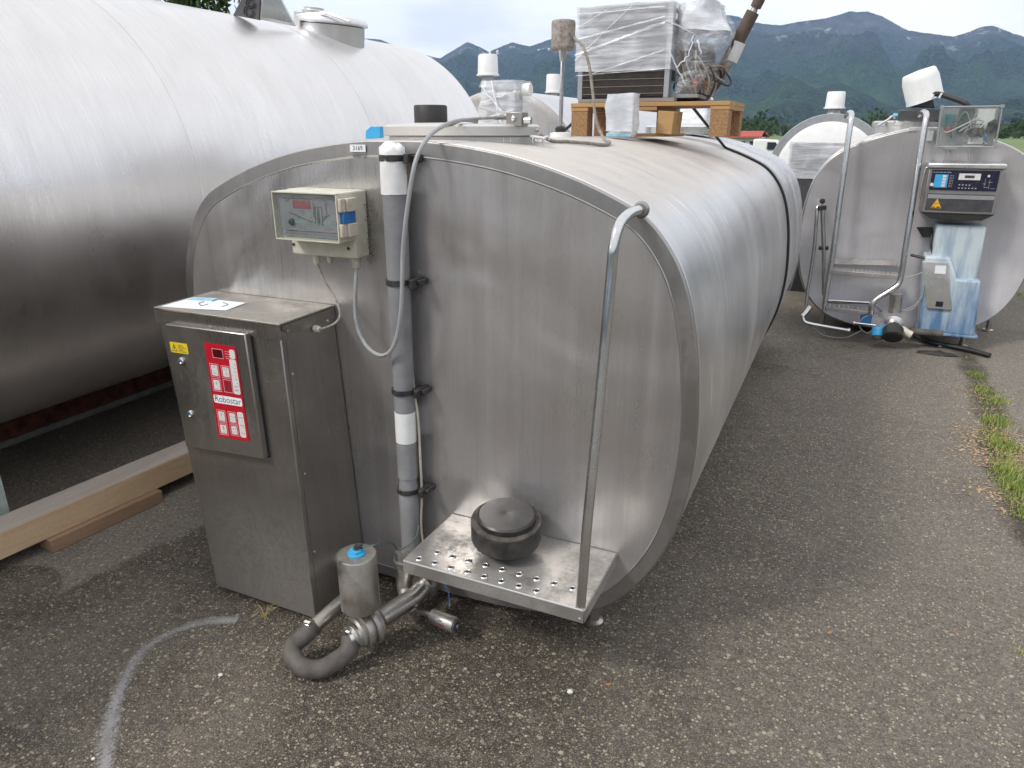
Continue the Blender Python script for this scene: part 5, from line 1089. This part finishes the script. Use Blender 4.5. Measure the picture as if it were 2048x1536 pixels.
RX = lambda px, py, Y=7.2: at(px, py, Y=Y)
def fx(px, py, Y): p_ = at(px, py, Y=Y); return Vector((p_.x, Y, p_.z))
# ladder rails
LAD = MB(); LAD.tube(catmull([fx(1693, 232, 7.42), fx(1699, 226, 7.30), fx(1703, 232, 7.18), fx(1697, 275, 7.13), fx(1680, 400, 7.08), fx(1664, 520, 7.04), fx(1655, 570, 7.02), fx(1647, 622, 7.0)], 5), .024, 14)
LAD.tube(catmull([fx(1840, 230, 7.42), fx(1847, 224, 7.30), fx(1853, 232, 7.18), fx(1846, 270, 7.13), fx(1826, 400, 7.08), fx(1810, 500, 7.04), fx(1800, 560, 7.02), fx(1787, 577, 7.0), fx(1755, 597, 6.98), fx(1744, 610, 6.97), fx(1741, 628, 6.97)], 5), .024, 14)
LD = LAD.build('ladder', M['tube'], RT)
def slab(b, c4, th): b.hexa([c4[0], c4[1], c4[2], c4[3]] + [p_ + Vector((0, 0, th)) for p_ in c4])
def mkstep(pl_, pr_, depth, n, rows=2):
    a_, c_ = Vector(pl_), Vector(pr_); dv = Vector((0, depth, 0)); b = MB(); slab(b, [a_ - Vector((0, 0, .035)), c_ - Vector((0, 0, .035)), c_ + dv - Vector((0, 0, .035)), a_ + dv - Vector((0, 0, .035))], .035); b.build('ladder_step', M['step'], LD, bevel=.003)
    b = MB()
    for j in range(rows):
        for k in range(n): p_ = a_.lerp(c_, (k + .8) / (n + .6)) + dv * (.25 + .4 * j); b.box((p_.x - .006, p_.y - .022, p_.z + .0005), (p_.x + .006, p_.y + .022, p_.z + .008))
    b.build('tread_studs', M['bright'], LD)
mkstep(fx(1661, 540, 7.0), fx(1797, 551, 7.0), .16, 15); mkstep(fx(1652, 613, 6.97), fx(1742, 624, 6.97), .12, 9)
b = MB(); b.cyl(fx(1653, 600, 7.2), fx(1752, 606, 7.2), .012, 8); b.tube(catmull([fx(1652, 598, 7.05), fx(1662, 604, 7.2), fx(1740, 606, 7.2), fx(1755, 612, 7.15), fx(1762, 622, 7.1)], 4), .012, 8); b.build('lower_brace', M['tube'], LD)
b = MB(); b.plate([fx(1665, 516, 7.27), fx(1790, 522, 7.27), fx(1793, 531, 7.2), fx(1663, 528, 7.2)], (0, .004, 0)); b.build('back_plate', M['step'], LD)
# dip stick tube and side rail at the left
b = MB(); b.tube(catmull([fx(1645, 410, 7.25), fx(1637, 412, 7.15), fx(1634, 425, 7.12), fx(1628, 500, 7.10), fx(1617, 570, 7.08), fx(1612, 612, 7.06)], 5), .016, 12); b.build('side_rail', M['tube'], RT)
b = MB(); b.tube([fx(1645, 420, 7.1), fx(1648, 500, 7.1), fx(1646, 590, 7.1)], [.020, .020, .010], 14); b.build('dip_stick', M['tube'], RT)
b = MB(); b.tube([fx(1644, 412, 7.1), fx(1644, 420, 7.1)], .038, 16); b.build('dip_stick_cap', M['black'], RT)
b = MB(); b.lathe([(.0, 0), (.020, .01), (.024, .026), (.018, .044), (.0, .05)], fx(1644, 408, 7.1), n=14); b.build('ball_knob', M['black'], RT)
b = MB(); b.tube([fx(1637, 496, 7.1), fx(1657, 496, 7.1)], .018, 10); b.build('pipe_clip', M['black'], RT)
# control box
def bx(px0, py0, px1, py1, Y, th, b, mi=0):
    a_, c_ = at(px0, py1, Y=Y), at(px1, py0, Y=Y); b.box((a_.x, Y, a_.z), (c_.x, Y + th, c_.z), mi)
b = MB(); pz = [at(1858, 340, Y=6.98), at(2012, 340, Y=6.98)]; zt4 = at(1930, 330, Y=6.98).z; zb4 = at(1930, 428, Y=6.98).z
b.box((pz[0].x, 6.98, zb4), (pz[1].x - .01, 7.299, zt4 - .03)); BOX = b.build('control_box', M['rim'], RT, bevel=.006)
b = MB(); b.box((pz[0].x - .012, 6.965, zt4 - .029), (pz[1].x + .002, 7.299, zt4 + .012)); b.build('box_hood', M['bright'], BOX, bevel=.010)
X0_, X1_ = pz[0].x, pz[1].x - .01; Wb = X1_ - X0_; Hb = zt4 - .03 - zb4
def bp(u, v, y): return Vector((X0_ + u * Wb, y, zb4 + v * Hb))
def bplate(b, u0, v0, u1, v1, y, mi=0, th=.002): b.plate([bp(u0, v0, y), bp(u1, v0, y), bp(u1, v1, y), bp(u0, v1, y)], (0, th, 0), mi)
b = MB(); bplate(b, .05, .52, .95, .97, 6.974, 0, .005); b.build('display_panel', M['navy'], BOX)
b = MB(); bplate(b, .045, .06, .95, .44, 6.974, 0, .005); b.build('lower_panel', M['dkgrey'], BOX)
b = MB(); bplate(b, .05, .33, .95, .42, 6.970, 0, .004); b.build('lower_panel_lip', M['galv'], BOX)
b = MB(); bplate(b, .10, .58, .28, .87, 6.9725); b.build('blue_key_field', M['blue_lt'], BOX)
b = MB()
for k in range(4): bplate(b, .205, .60 + .068 * k, .255, .65 + .068 * k, 6.971)
bplate(b, .42, .76, .71, .90, 6.9725); b.lathe([(.014, 0), (.014, .004)], bp(.075, .64, 6.974), (0, -1, 0), 14); bplate(b, .80, .83, .83, .88, 6.9725)
for k in range(8):
    bplate(b, .345, .60 + k * .035, .352, .61 + k * .035, 6.9725); bplate(b, .30 + .0, .60 + k * .035, .335, .605 + k * .035, 6.9725)
for k in range(10): bplate(b, .44 + .045 * (k % 6), .57 + .07 * (k // 6), .46 + .045 * (k % 6), .585 + .07 * (k // 6), 6.9725)
for a_ in ((.78, .60, .782, .80), (.78, .60, .84, .604), (.84, .58, .842, .78), (.75, .68, .80, .684), (.82, .72, .88, .724), (.86, .58, .93, .583)): bplate(b, *a_, 6.9725)
tag(b.build('panel_print', M['key'], BOX, smooth=0), kind='stuff')
b = MB(); bplate(b, .50, .80, .63, .86, 6.9715); b.build('digit_window', M['ink_grey'], BOX)
facetext('=-=~==-=~==-', lambda u_, v_, e_=0: bp(u_, v_, 6.973 - e_), .19, .915, .021, 0, .0008).build('lettering', M['key'], BOX, smooth=0)
b = MB(); a_, c_, d_ = bp(.115, .11, 6.9725), bp(.265, .11, 6.9725), bp(.19, .33, 6.9665); d_ = Vector((d_.x, 6.9695, d_.z)); a_.y = c_.y = 6.9695
b.plate([a_, c_, d_], (0, .002, 0), 0); mm_ = (a_ + c_ + d_) / 3
b.plate([mm_ + Vector((-.035, -.001, -.022)), mm_ + Vector((-.008, -.001, -.022)), mm_ + Vector((-.008, -.001, -.014)), mm_ + Vector((-.035, -.001, -.017))], (0, .0008, 0), 1)
b.plate([mm_ + Vector((.004, -.001, -.022)), mm_ + Vector((.035, -.001, -.022)), mm_ + Vector((.02, -.001, -.012)), mm_ + Vector((.006, -.001, -.012))], (0, .0008, 0), 1); b.plate([mm_ + Vector((-.014, -.001, .008)), mm_ + Vector((.012, -.001, .012)), mm_ + Vector((.012, -.001, .015)), mm_ + Vector((-.014, -.001, .011))], (0, .0008, 0), 1)
b.build('warning_triangle', [M['orange'], M['ink']], BOX, smooth=0)
b = MB(); b.hexa([Vector((X0_, 6.99, zb4 - .001)), Vector((X0_ + .08, 6.99, zb4 - .05)), Vector((X0_ + .08, 7.29, zb4 - .05)), Vector((X0_, 7.29, zb4 - .001)), Vector((X1_, 6.99, zb4 - .001)), Vector((X1_ - .08, 6.99, zb4 - .05)), Vector((X1_ - .08, 7.29, zb4 - .05)), Vector((X1_, 7.29, zb4 - .001))]); b.build('box_underside', M['black'], BOX)
b = MB(); b.tube(catmull([Vector((X0_ - .012, 7.02, zb4 + .36)), Vector((X0_ - .025, 7.02, zb4 + .33)), Vector((X0_ - .028, 7.02, zb4 + .15)), Vector((X0_ - .012, 7.02, zb4 + .10))], 4), .007, 8); b.build('side_handle', M['tube'], BOX)
# blue cover below
b = MB(); zA, zB = at(1900, 450, Y=7.05).z, at(1900, 658, Y=7.02).z
xa0, xa1 = at(1872, 455, Y=7.05).x, at(1974, 455, Y=7.05).x
b.hexa([Vector((at(1853, 590, Y=7.05).x, 7.05, at(1860, 590, Y=7.05).z)), Vector((at(1955, 560, Y=7.05).x, 7.05, at(1860, 590, Y=7.05).z)), Vector((at(1955, 560, Y=7.05).x, 7.29, at(1860, 590, Y=7.05).z)), Vector((at(1853, 590, Y=7.05).x, 7.29, at(1860, 590, Y=7.05).z)), Vector((xa0, 7.05, zA)), Vector((xa1, 7.05, zA)), Vector((xa1, 7.29, zA)), Vector((xa0, 7.29, zA))])
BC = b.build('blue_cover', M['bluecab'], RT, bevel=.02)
b = MB(); l0, l1 = at(1837, 662, Y=6.99), at(1953, 668, Y=6.99); m0 = at(1855, 512, Y=7.0)
b.hexa([Vector((l0.x, 6.98, l0.z)), Vector((l1.x, 6.98, l0.z)), Vector((l1.x, 7.28, l0.z)), Vector((l0.x, 7.28, l0.z)), Vector((at(1857, 480, Y=7.0).x, 7.0, m0.z)), Vector((at(1908, 480, Y=7.0).x, 7.0, m0.z)), Vector((at(1908, 480, Y=7.0).x, 7.28, m0.z)), Vector((at(1857, 480, Y=7.0).x, 7.28, m0.z))])
b.build('cover_lower_left', M['bluecab'], BC, bevel=.02)
b = MB(); r0, r1 = at(1905, 662, Y=6.975), at(1963, 562, Y=6.975); rb = at(1951, 666, Y=6.975)
b.hexa([Vector((r0.x - .05, 6.97, l0.z - .004)), Vector((rb.x, 6.97, l0.z - .004)), Vector((rb.x, 7.27, l0.z - .004)), Vector((r0.x - .05, 7.27, l0.z - .004)), Vector((at(1909, 562, Y=6.975).x, 6.98, r1.z)), Vector((r1.x, 6.98, r1.z)), Vector((r1.x, 7.27, r1.z)), Vector((at(1909, 562, Y=6.975).x, 7.27, r1.z))])
b.build('cover_lower_right', M['bluecab'], BC, bevel=.02)
b = MB(); a_, c_ = at(1853, 616, Y=6.96), at(1897, 527, Y=6.96); sh = Vector((.045, .0, 0))
b.plate([Vector((a_.x, 6.962, a_.z)), Vector((a_.x + .185, 6.962, a_.z)), Vector((c_.x, 6.985, c_.z)), Vector((c_.x - .19, 6.985, c_.z))], (0, .012, 0), 0); b.build('steel_plate', M['bright'], BC, bevel=.002)
b = MB(); b.plate([at(1869, 547, Y=6.97), at(1891, 548, Y=6.97), at(1893, 532, Y=6.97), at(1871, 531, Y=6.97)], (0, .004, 0), 0); b.build('plate_label', M['paper'], BC, smooth=0)
b = MB(); b.plate([at(1871, 613, Y=6.955), at(1885, 614, Y=6.955), at(1887, 604, Y=6.955), at(1873, 603, Y=6.955)], (0, .004, 0), 0); b.build('plate_knob', M['navy'], BC, smooth=0)
b = MB(); z5 = l0.z; b.box((l0.x - .012, 6.955, z5 - .012), (l1.x + .012, 7.28, z5 + .008)); b.build('cover_base_lip', M['bluecab'], BC, bevel=.004)
# transparent box with electronics
TBX = MB(); e0_, e1_ = at(1872, 293, Y=7.12), at(1990, 293, Y=7.12); eA, eB = at(1884, 214, Y=7.12), at(2002, 212, Y=7.12); z6, z7 = e0_.z, eA.z; sk = eA.x - e0_.x
def tb_(u, v, y): return Vector((e0_.x + (e1_.x - e0_.x) * u + sk * v, y, z6 + (z7 - z6) * v))
def tbb(b, u0, v0, u1, v1, y0, y1, mi=0): b.hexa([tb_(u0, v0, y0), tb_(u1, v0, y0), tb_(u1, v0, y1), tb_(u0, v0, y1), tb_(u0, v1, y0), tb_(u1, v1, y0), tb_(u1, v1, y1), tb_(u0, v1, y1)], mi)
tbb(TBX, 0, 0, 1, 1, 7.255, 7.262); EB = TBX.build('electronics_box', M['galv'], RT)
b = MB(); tbb(b, 0, 0, 1, 1, 7.10, 7.104); tbb(b, 0, 0, .008, 1, 7.105, 7.254); tbb(b, .992, 0, 1, 1, 7.105, 7.254); tbb(b, .01, .985, .99, 1, 7.105, 7.254); tbb(b, .01, 0, .99, .02, 7.105, 7.254); b.build('clear_cover', M['clear'], EB, smooth=0)
b = MB()
for (p1, p2) in (((0, 0), (1, 0)), ((1, 0), (1, 1)), ((1, 1), (0, 1)), ((0, 1), (0, 0))): b.cyl(tb_(*p1, 7.098), tb_(*p2, 7.098), .006, 8)
for p1 in ((0, 0), (1, 0), (1, 1), (0, 1)): b.cyl(tb_(*p1, 7.085), tb_(*p1, 7.115), .015, 12)
b.build('cover_edge', M['galv'], EB)
b = MB(); tbb(b, .34, .35, .60, .97, 7.235, 7.25); b.build('circuit_board', M['pcb'], EB)
b = MB(); tbb(b, .07, .52, .27, .85, 7.18, 7.25); b.build('teal_relay', M['teal'], EB, bevel=.01)
b = MB(); tbb(b, .14, .36, .24, .52, 7.18, 7.25); b.build('red_switch', M['redpart'], EB, bevel=.01)
b = MB(); tbb(b, .56, .06, .80, .24, 7.17, 7.25); b.build('white_socket', M['white'], EB, bevel=.004)
b = MB(); b.lathe([(.055, 0), (.05, .06), (0, .07)], tb_(.66, .26, 7.15), (0, .2, 1), 14); b.lathe([(.045, 0), (.05, .07), (.02, .1)], tb_(.92, .35, 7.2), (.2, 0, 1), 12); b.build('black_grommet', M['black'], EB)
b = MB(); tbb(b, .80, .18, .86, .32, 7.17, 7.25); b.build('blue_terminal', M['blue'], EB)
b = MB(); tbb(b, .66, .45, .95, .95, 7.245, 7.254); b.build('white_card', M['white'], EB)
for k in range(7):
    rr = random.Random(k + 50); b = MB(); b.tube(catmull([tb_(rr.uniform(.05, .9), rr.uniform(.05, .4), 7.2), tb_(rr.uniform(.1, .9), rr.uniform(.1, .5), 7.16), tb_(rr.uniform(.1, .8), rr.uniform(.3, .9), 7.17), tb_(rr.uniform(.2, .8), rr.uniform(.1, .9), 7.22)], 6), .004, 6); b.build('inner_wire', [M['cable'], M['black'], M['white']][k % 3], EB)
for k, (xa, xb) in enumerate(((1892, 1886), (1898, 1900), (1903, 1896), (1934, 1936), (1940, 1940), (1946, 1944), (1956, 1950))): b = MB(); b.tube([fx(xa, 294, 7.2), fx((xa + xb) / 2 + 2, 310, 7.22), fx(xb, 328, 7.2)], .004, 6); b.build('drop_wire', M['cable'], EB)
b = MB(); b.tube([fx(1885, 296, 7.2), fx(1915, 297, 7.2)], .014, 8); b.tube([fx(1926, 292, 7.12), fx(1966, 293, 7.12)], .010, 8); b.build('gland_row', M['galv'], EB)
b = MB(); b.box((RX(1858, 265).x, 7.23, RX(1858, 282).z), (RX(1868, 265).x, 7.30, RX(1858, 262).z)); b.build('white_switch', M['white'], RT, bevel=.004)
b = MB(); a_, c_ = at(1819, 254, Y=RY - .003), at(1832, 259, Y=RY - .003); b.box((a_.x, RY - .002, c_.z), (c_.x, RY - .0008, a_.z)); b.build('number_label', M['paper'], RT)
text('=-==', RT, ((a_.x + c_.x) / 2, RY - .0035, (a_.z + c_.z) / 2), .024, M['ink']); text('-=~=-', RT, ((a_.x + c_.x) / 2, RY - .0025, c_.z - .022), .030, M['ink'], name='handwriting', shear=.3)
# manhole & tilted motor on top
b = MB(); mc2 = Vector((at(1820, 245, Y=7.75).x, 7.75, 0)); b.lathe([(.30, 1.79), (.30, 1.845), (.31, 1.85), (.31, 1.88), (.29, 1.892), (0, 1.90)], mc2, n=40); b.build('manhole_lid', M['bright'], RT)
b = MB(); b.plate([fx(1786, 228, 7.7), fx(1820, 226, 7.7), fx(1822, 231, 7.6), fx(1786, 233, 7.6)], (0, 0, .006)); b.build('blue_tab', M['blue_lt'], RT)
b = MB(); b.tube(catmull([fx(1756, 250, 7.5), fx(1775, 240, 7.5), fx(1785, 232, 7.5), fx(1790, 238, 7.5)], 4), .010, 8); b.build('lid_catch', M['galv'], RT)
tl2 = Vector((-.36, -.1, .93)).normalized(); mb_ = fx(1851, 205, 7.62)
b = MB(); b.lathe([(.15, 0), (.145, .02), (.145, .18), (.13, .24), (.12, .25), (0, .26)], mb_ + tl2 * .02, tl2, 32); b.build('motor_cover', M['white'], RT)
b = MB(); b.hexa([fx(1820, 214, 7.55), fx(1870, 216, 7.55), fx(1872, 216, 7.75), fx(1822, 216, 7.75), fx(1834, 197, 7.55), fx(1866, 193, 7.55), fx(1866, 193, 7.72), fx(1834, 197, 7.72)]); b.box((mb_.x - .20, 7.52, 1.885), (mb_.x + .24, 7.78, 1.985)); b.build('motor_base', M['dkgrey'], RT, bevel=.01)
b = MB(); b.tube(catmull([fx(1838, 192, 7.55), fx(1866, 188, 7.5), fx(1885, 190, 7.5), fx(1910, 198, 7.45), fx(1932, 207, 7.4), fx(1945, 225, 7.4)], 5), .022, 10); b.build('black_hose', M['black'], RT)
b = MB(); b.tube([fx(1866, 188, 7.48), fx(1864, 196, 7.48)], .012, 8); b.tube([fx(1884, 186, 7.48), fx(1878, 196, 7.48)], .008, 8); b.build('cable_tie', M['white'], RT)
# pump group at the lower front
PG = MB(); pcx = fx(1785, 590, 6.98); PG.tube([fx(1793, 588, 6.98), fx(1789, 625, 6.98)], .050, 20); V2 = PG.build('outlet_valve', M['pipe_steel'], RT)
b = MB(); vcc = fx(1787, 648, 6.93); b.lathe([(.080, 0), (.085, .01), (.085, .03), (.06, .04), (.055, .10)], vcc, (0, -.9, -.1), 28); b.build('valve_ring', M['bright'], V2)
b = MB(); b.lathe([(.066, 0), (.082, .01), (.082, .09), (.07, .10), (0, .10)], vcc + Vector((0, -.07, -.025)), (0.0, -.75, -.65), 26); b.build('black_pump_cap', M['black'], V2)
b = MB(); b.box((fx(1722, 628, 7.0).x, 6.97, fx(1722, 645, 7.0).z), (fx(1745, 628, 7.0).x, 7.09, fx(1722, 624, 7.0).z)); b.build('blue_valve_body', M['blue'], V2, bevel=.01)
b = MB(); b.tube([fx(1757, 655, 6.9), fx(1756, 672, 6.87)], [.052, .052], 20); b.build('blue_cap', M['blue_lt'], V2)
b = MB(); b.tube([fx(1756, 672, 6.87), fx(1756, 679, 6.86)], [.055, .050], 20); b.build('blue_cap_foot', M['dkgrey'], V2)
b = MB(); b.cyl(fx(1708, 646, 6.95), fx(1752, 651, 6.92), .012, 10); b.cyl(fx(1707, 646, 6.95), fx(1710, 646, 6.95), .022, 10); b.build('cross_pipe', M['tube'], V2)
b = MB(); b.tube(catmull([fx(1800, 655, 6.92), fx(1812, 665, 6.90), fx(1822, 670, 6.90)], 4), .034, 14); b.build('white_elbow', M['cream'], V2)
b = MB(); b.tube([fx(1820, 662, 6.95), fx(1885, 668, 6.98)], .030, 14); b.build('drain_pipe', M['hose'], V2)
for k, pts in enumerate((((1755, 632), (1740, 630), (1722, 640), (1720, 655), (1735, 666), (1752, 655)), ((1775, 628), (1755, 650), (1735, 668), (1750, 660)), ((1790, 625), (1815, 618), (1835, 605), (1843, 590)), ((1800, 622), (1825, 618), (1842, 595), (1846, 570)), ((1625, 655), (1650, 671), (1690, 675), (1725, 660)), ((1808, 556), (1825, 552), (1846, 545)))):
    b = MB(); b.tube(catmull([fx(x_, y_, 6.97) for x_, y_ in pts], 5), .005, 6); b.build('thin_hose', M['cable'], RT)
b = MB(); b.tube(catmull([fx(1620, 614, 6.98), fx(1612, 625, 6.95), fx(1605, 633, 6.93)], 4), .022, 12); b.tube(catmull([fx(1605, 633, 6.93), fx(1612, 645, 6.92), fx(1650, 653, 6.93), fx(1697, 661, 6.95)], 5), .018, 12); b.cyl(fx(1695, 661, 6.95), fx(1700, 661.5, 6.95), .026, 14); b.build('swing_pipe', M['tube'], RT)
b = MB(); b.plate([fx(1833, 455, 7.2), fx(1866, 455, 7.2), fx(1866, 475, 7.2), fx(1845, 475, 7.2)], (0, .04, 0)); b.tube(catmull([fx(1864, 470, 7.15), fx(1862, 490, 7.12), fx(1866, 508, 7.1)], 4), .010, 8); b.tube([fx(1822, 510, 7.1), fx(1852, 517, 7.05)], .012, 8); b.build('black_fittings', M['black'], RT)
for (x_, y_, Y_) in ((1645, 640, 7.36), (1925, 682, 7.2), (1748, 650, 7.9), (1980, 640, 7.9)):
    p_ = at(x_, y_, Y=Y_); b = MB(); b.lathe([(.045, 0), (.045, .015), (.022, .02), (.022, .22 if Y_ < 7.5 else .3)], (p_.x, Y_, 0), n=14); b.build('foot', M['pipe_steel'], RT)
bh = thing('black_hose', 'loose black hose end lying on the ground below the blue cover', 'hose', at(1900, 695, Z=0))
b = MB(); b.tube(catmull([at(1830, 672, Z=.05), at(1862, 684, Z=.04), at(1890, 690, Z=.03), at(1930, 698, Z=.028), at(1980, 711, Z=.024)], 5), .022, 12); b.build('hose_run', M['black'], bh); b = MB(); b.tube([at(1880, 684, Z=.03), at(1880, 692, Z=.02)], .012, 8); b.build('hose_tie', M['cable'], bh)

# white round tank behind, its motor, and the wrapped block beside it
WX, WZ, WR, WY = -.33, 1.27, .755, 11.0
WT = thing('round_tank', 'white ended round tank between the foreground tank and the ladder tank', 'storage tank', (WX, 12, 0))
def wr(Y, r_): return [Vector((WX + r_ * math.cos(2 * math.pi * k / 72), Y, WZ + r_ * math.sin(2 * math.pi * k / 72))) for k in range(72)]
b = MB(); b.loft([wr(WY, WR), wr(WY + .02, WR + .005), wr(14, WR + .005)], True); b.build('shell', M['rim'], WT, smooth=50)
b = MB(); b.loft([wr(WY - .0005, WR + .004), wr(WY - .012, WR - .005), wr(WY - .012, WR - .10), wr(WY + .001, WR - .11)], True); b.build('end_ring', M['galv'], WT, smooth=30)
b = MB(); b.loft([wr(WY - .001, WR - .09), wr(WY - .05, WR - .12), wr(WY - .10, WR - .14), wr(WY - .14, WR - .3), wr(WY - .16, .05)], True, 0, False, True); b.build('end_dome', M['white'], WT, smooth=50)
agitator(WT, (at(1668, 222, Y=11.5).x, 11.5, 2.10), .125, .22)
b = MB(); b.box((-.75, 11.2, 0), (-.60, 13.5, .62)); b.box((-.05, 11.2, 0), (.10, 13.5, .62)); b.build('support_leg', M['rim'], WT)
wk = thing('wrapped_block', 'dark film wrapped machine block standing in front of the white round tank', 'wrapped machine', (-.35, 9.3, 0))
a_, c_ = at(1577, 350, Y=9), at(1695, 287, Y=9); b = MB(); b.box((a_.x, 9.0, .9), (c_.x, 9.5, c_.z)); b.build('machine', M['dkgrey'], wk, bevel=.02)
b = MB(); b.box((a_.x + .05, 9.05, .0), (c_.x - .05, 9.45, .899)); b.build('stand', M['black'], wk)
bag(rr_outline(a_.x - .02, c_.x + .02, 8.98, 9.52), [1.30 + k * .03 for k in range(int((c_.z - 1.30) / .03) + 2)], 60, 'film_wrap', M['film'], wk, .015, 40, 7)

# far things on the horizon
hs = thing('red_roofed_house', 'small distant house with a red roof between the tanks', 'house', at(1500, 270, Y=70))
c = at(1494, 272, Y=70); b = MB(); b.box((c.x - 1.6, 70, -.02), (c.x + 1.0, 76, 1.35)); WL = b.build('wall', M['render_white'], hs)
b = MB(); b.plate([(c.x - 1.9, 69.6, 1.30), (c.x + 1.3, 69.6, 1.30), (c.x + 1.1, 72.9, 1.75), (c.x - 1.7, 72.9, 1.75)], (0, .05, .12)); b.plate([(c.x - 1.9, 76.4, 1.30), (c.x + 1.3, 76.4, 1.30), (c.x + 1.1, 73.1, 1.75), (c.x - 1.7, 73.1, 1.75)], (0, -.05, .12)); b.build('roof', M['roof_red'], hs, smooth=0)
for k in range(3): b = MB(); b.box((c.x - 1.3 + k * .8, 69.95, .5), (c.x - .9 + k * .8, 69.99, 1.0)); b.build('window', M['pane'], hs)
vn = thing('white_van', 'tiny white van parked far off beside the red roofed house', 'van', at(1532, 277, Y=40))
c = at(1536, 277, Y=40); b = MB(); b.plate([(c.x - .7, 40, .3), (c.x + 1.0, 40, .3), (c.x + 1.0, 40, .8), (c.x + .7, 40, .95), (c.x + .4, 40, 1.4), (c.x - .7, 40, 1.45)], (0, 1.4, 0)); b.build('body', M['white'], vn, bevel=.06)
b = MB(); b.plate([(c.x + .65, 39.93, .95), (c.x + .40, 39.93, 1.3), (c.x + .0, 39.93, 1.3), (c.x + .0, 39.93, .95)], (0, .005, 0)); b.build('window', M['pane'], vn)
for x_ in (-.4, .65): b = MB(); b.lathe([(.16, 0), (.25, .01), (.25, .18), (0, .19)], (c.x + x_, 39.93, .25), (0, 1, 0), 20); b.build('wheel', M['black'], vn)

# ---- haze: one closed box of pale even air round everything
b = MB(); b.box((-5750, -5750, -6), (5750, 5750, 1000)); hz = b.build('haze', [], smooth=0); tag(hz, kind='stuff')
m = bpy.data.materials.new('haze air'); m.use_nodes = True; t = m.node_tree; t.nodes.clear(); oo = t.nodes.new('ShaderNodeOutputMaterial'); pv = t.nodes.new('ShaderNodeVolumePrincipled')
pv.inputs['Color'].default_value = (.45, .66, 1, 1); pv.inputs['Density'].default_value = 9.5e-5; pv.inputs['Anisotropy'].default_value = 0.2; t.links.new(pv.outputs[0], oo.inputs['Volume']); hz.data.materials.append(m)
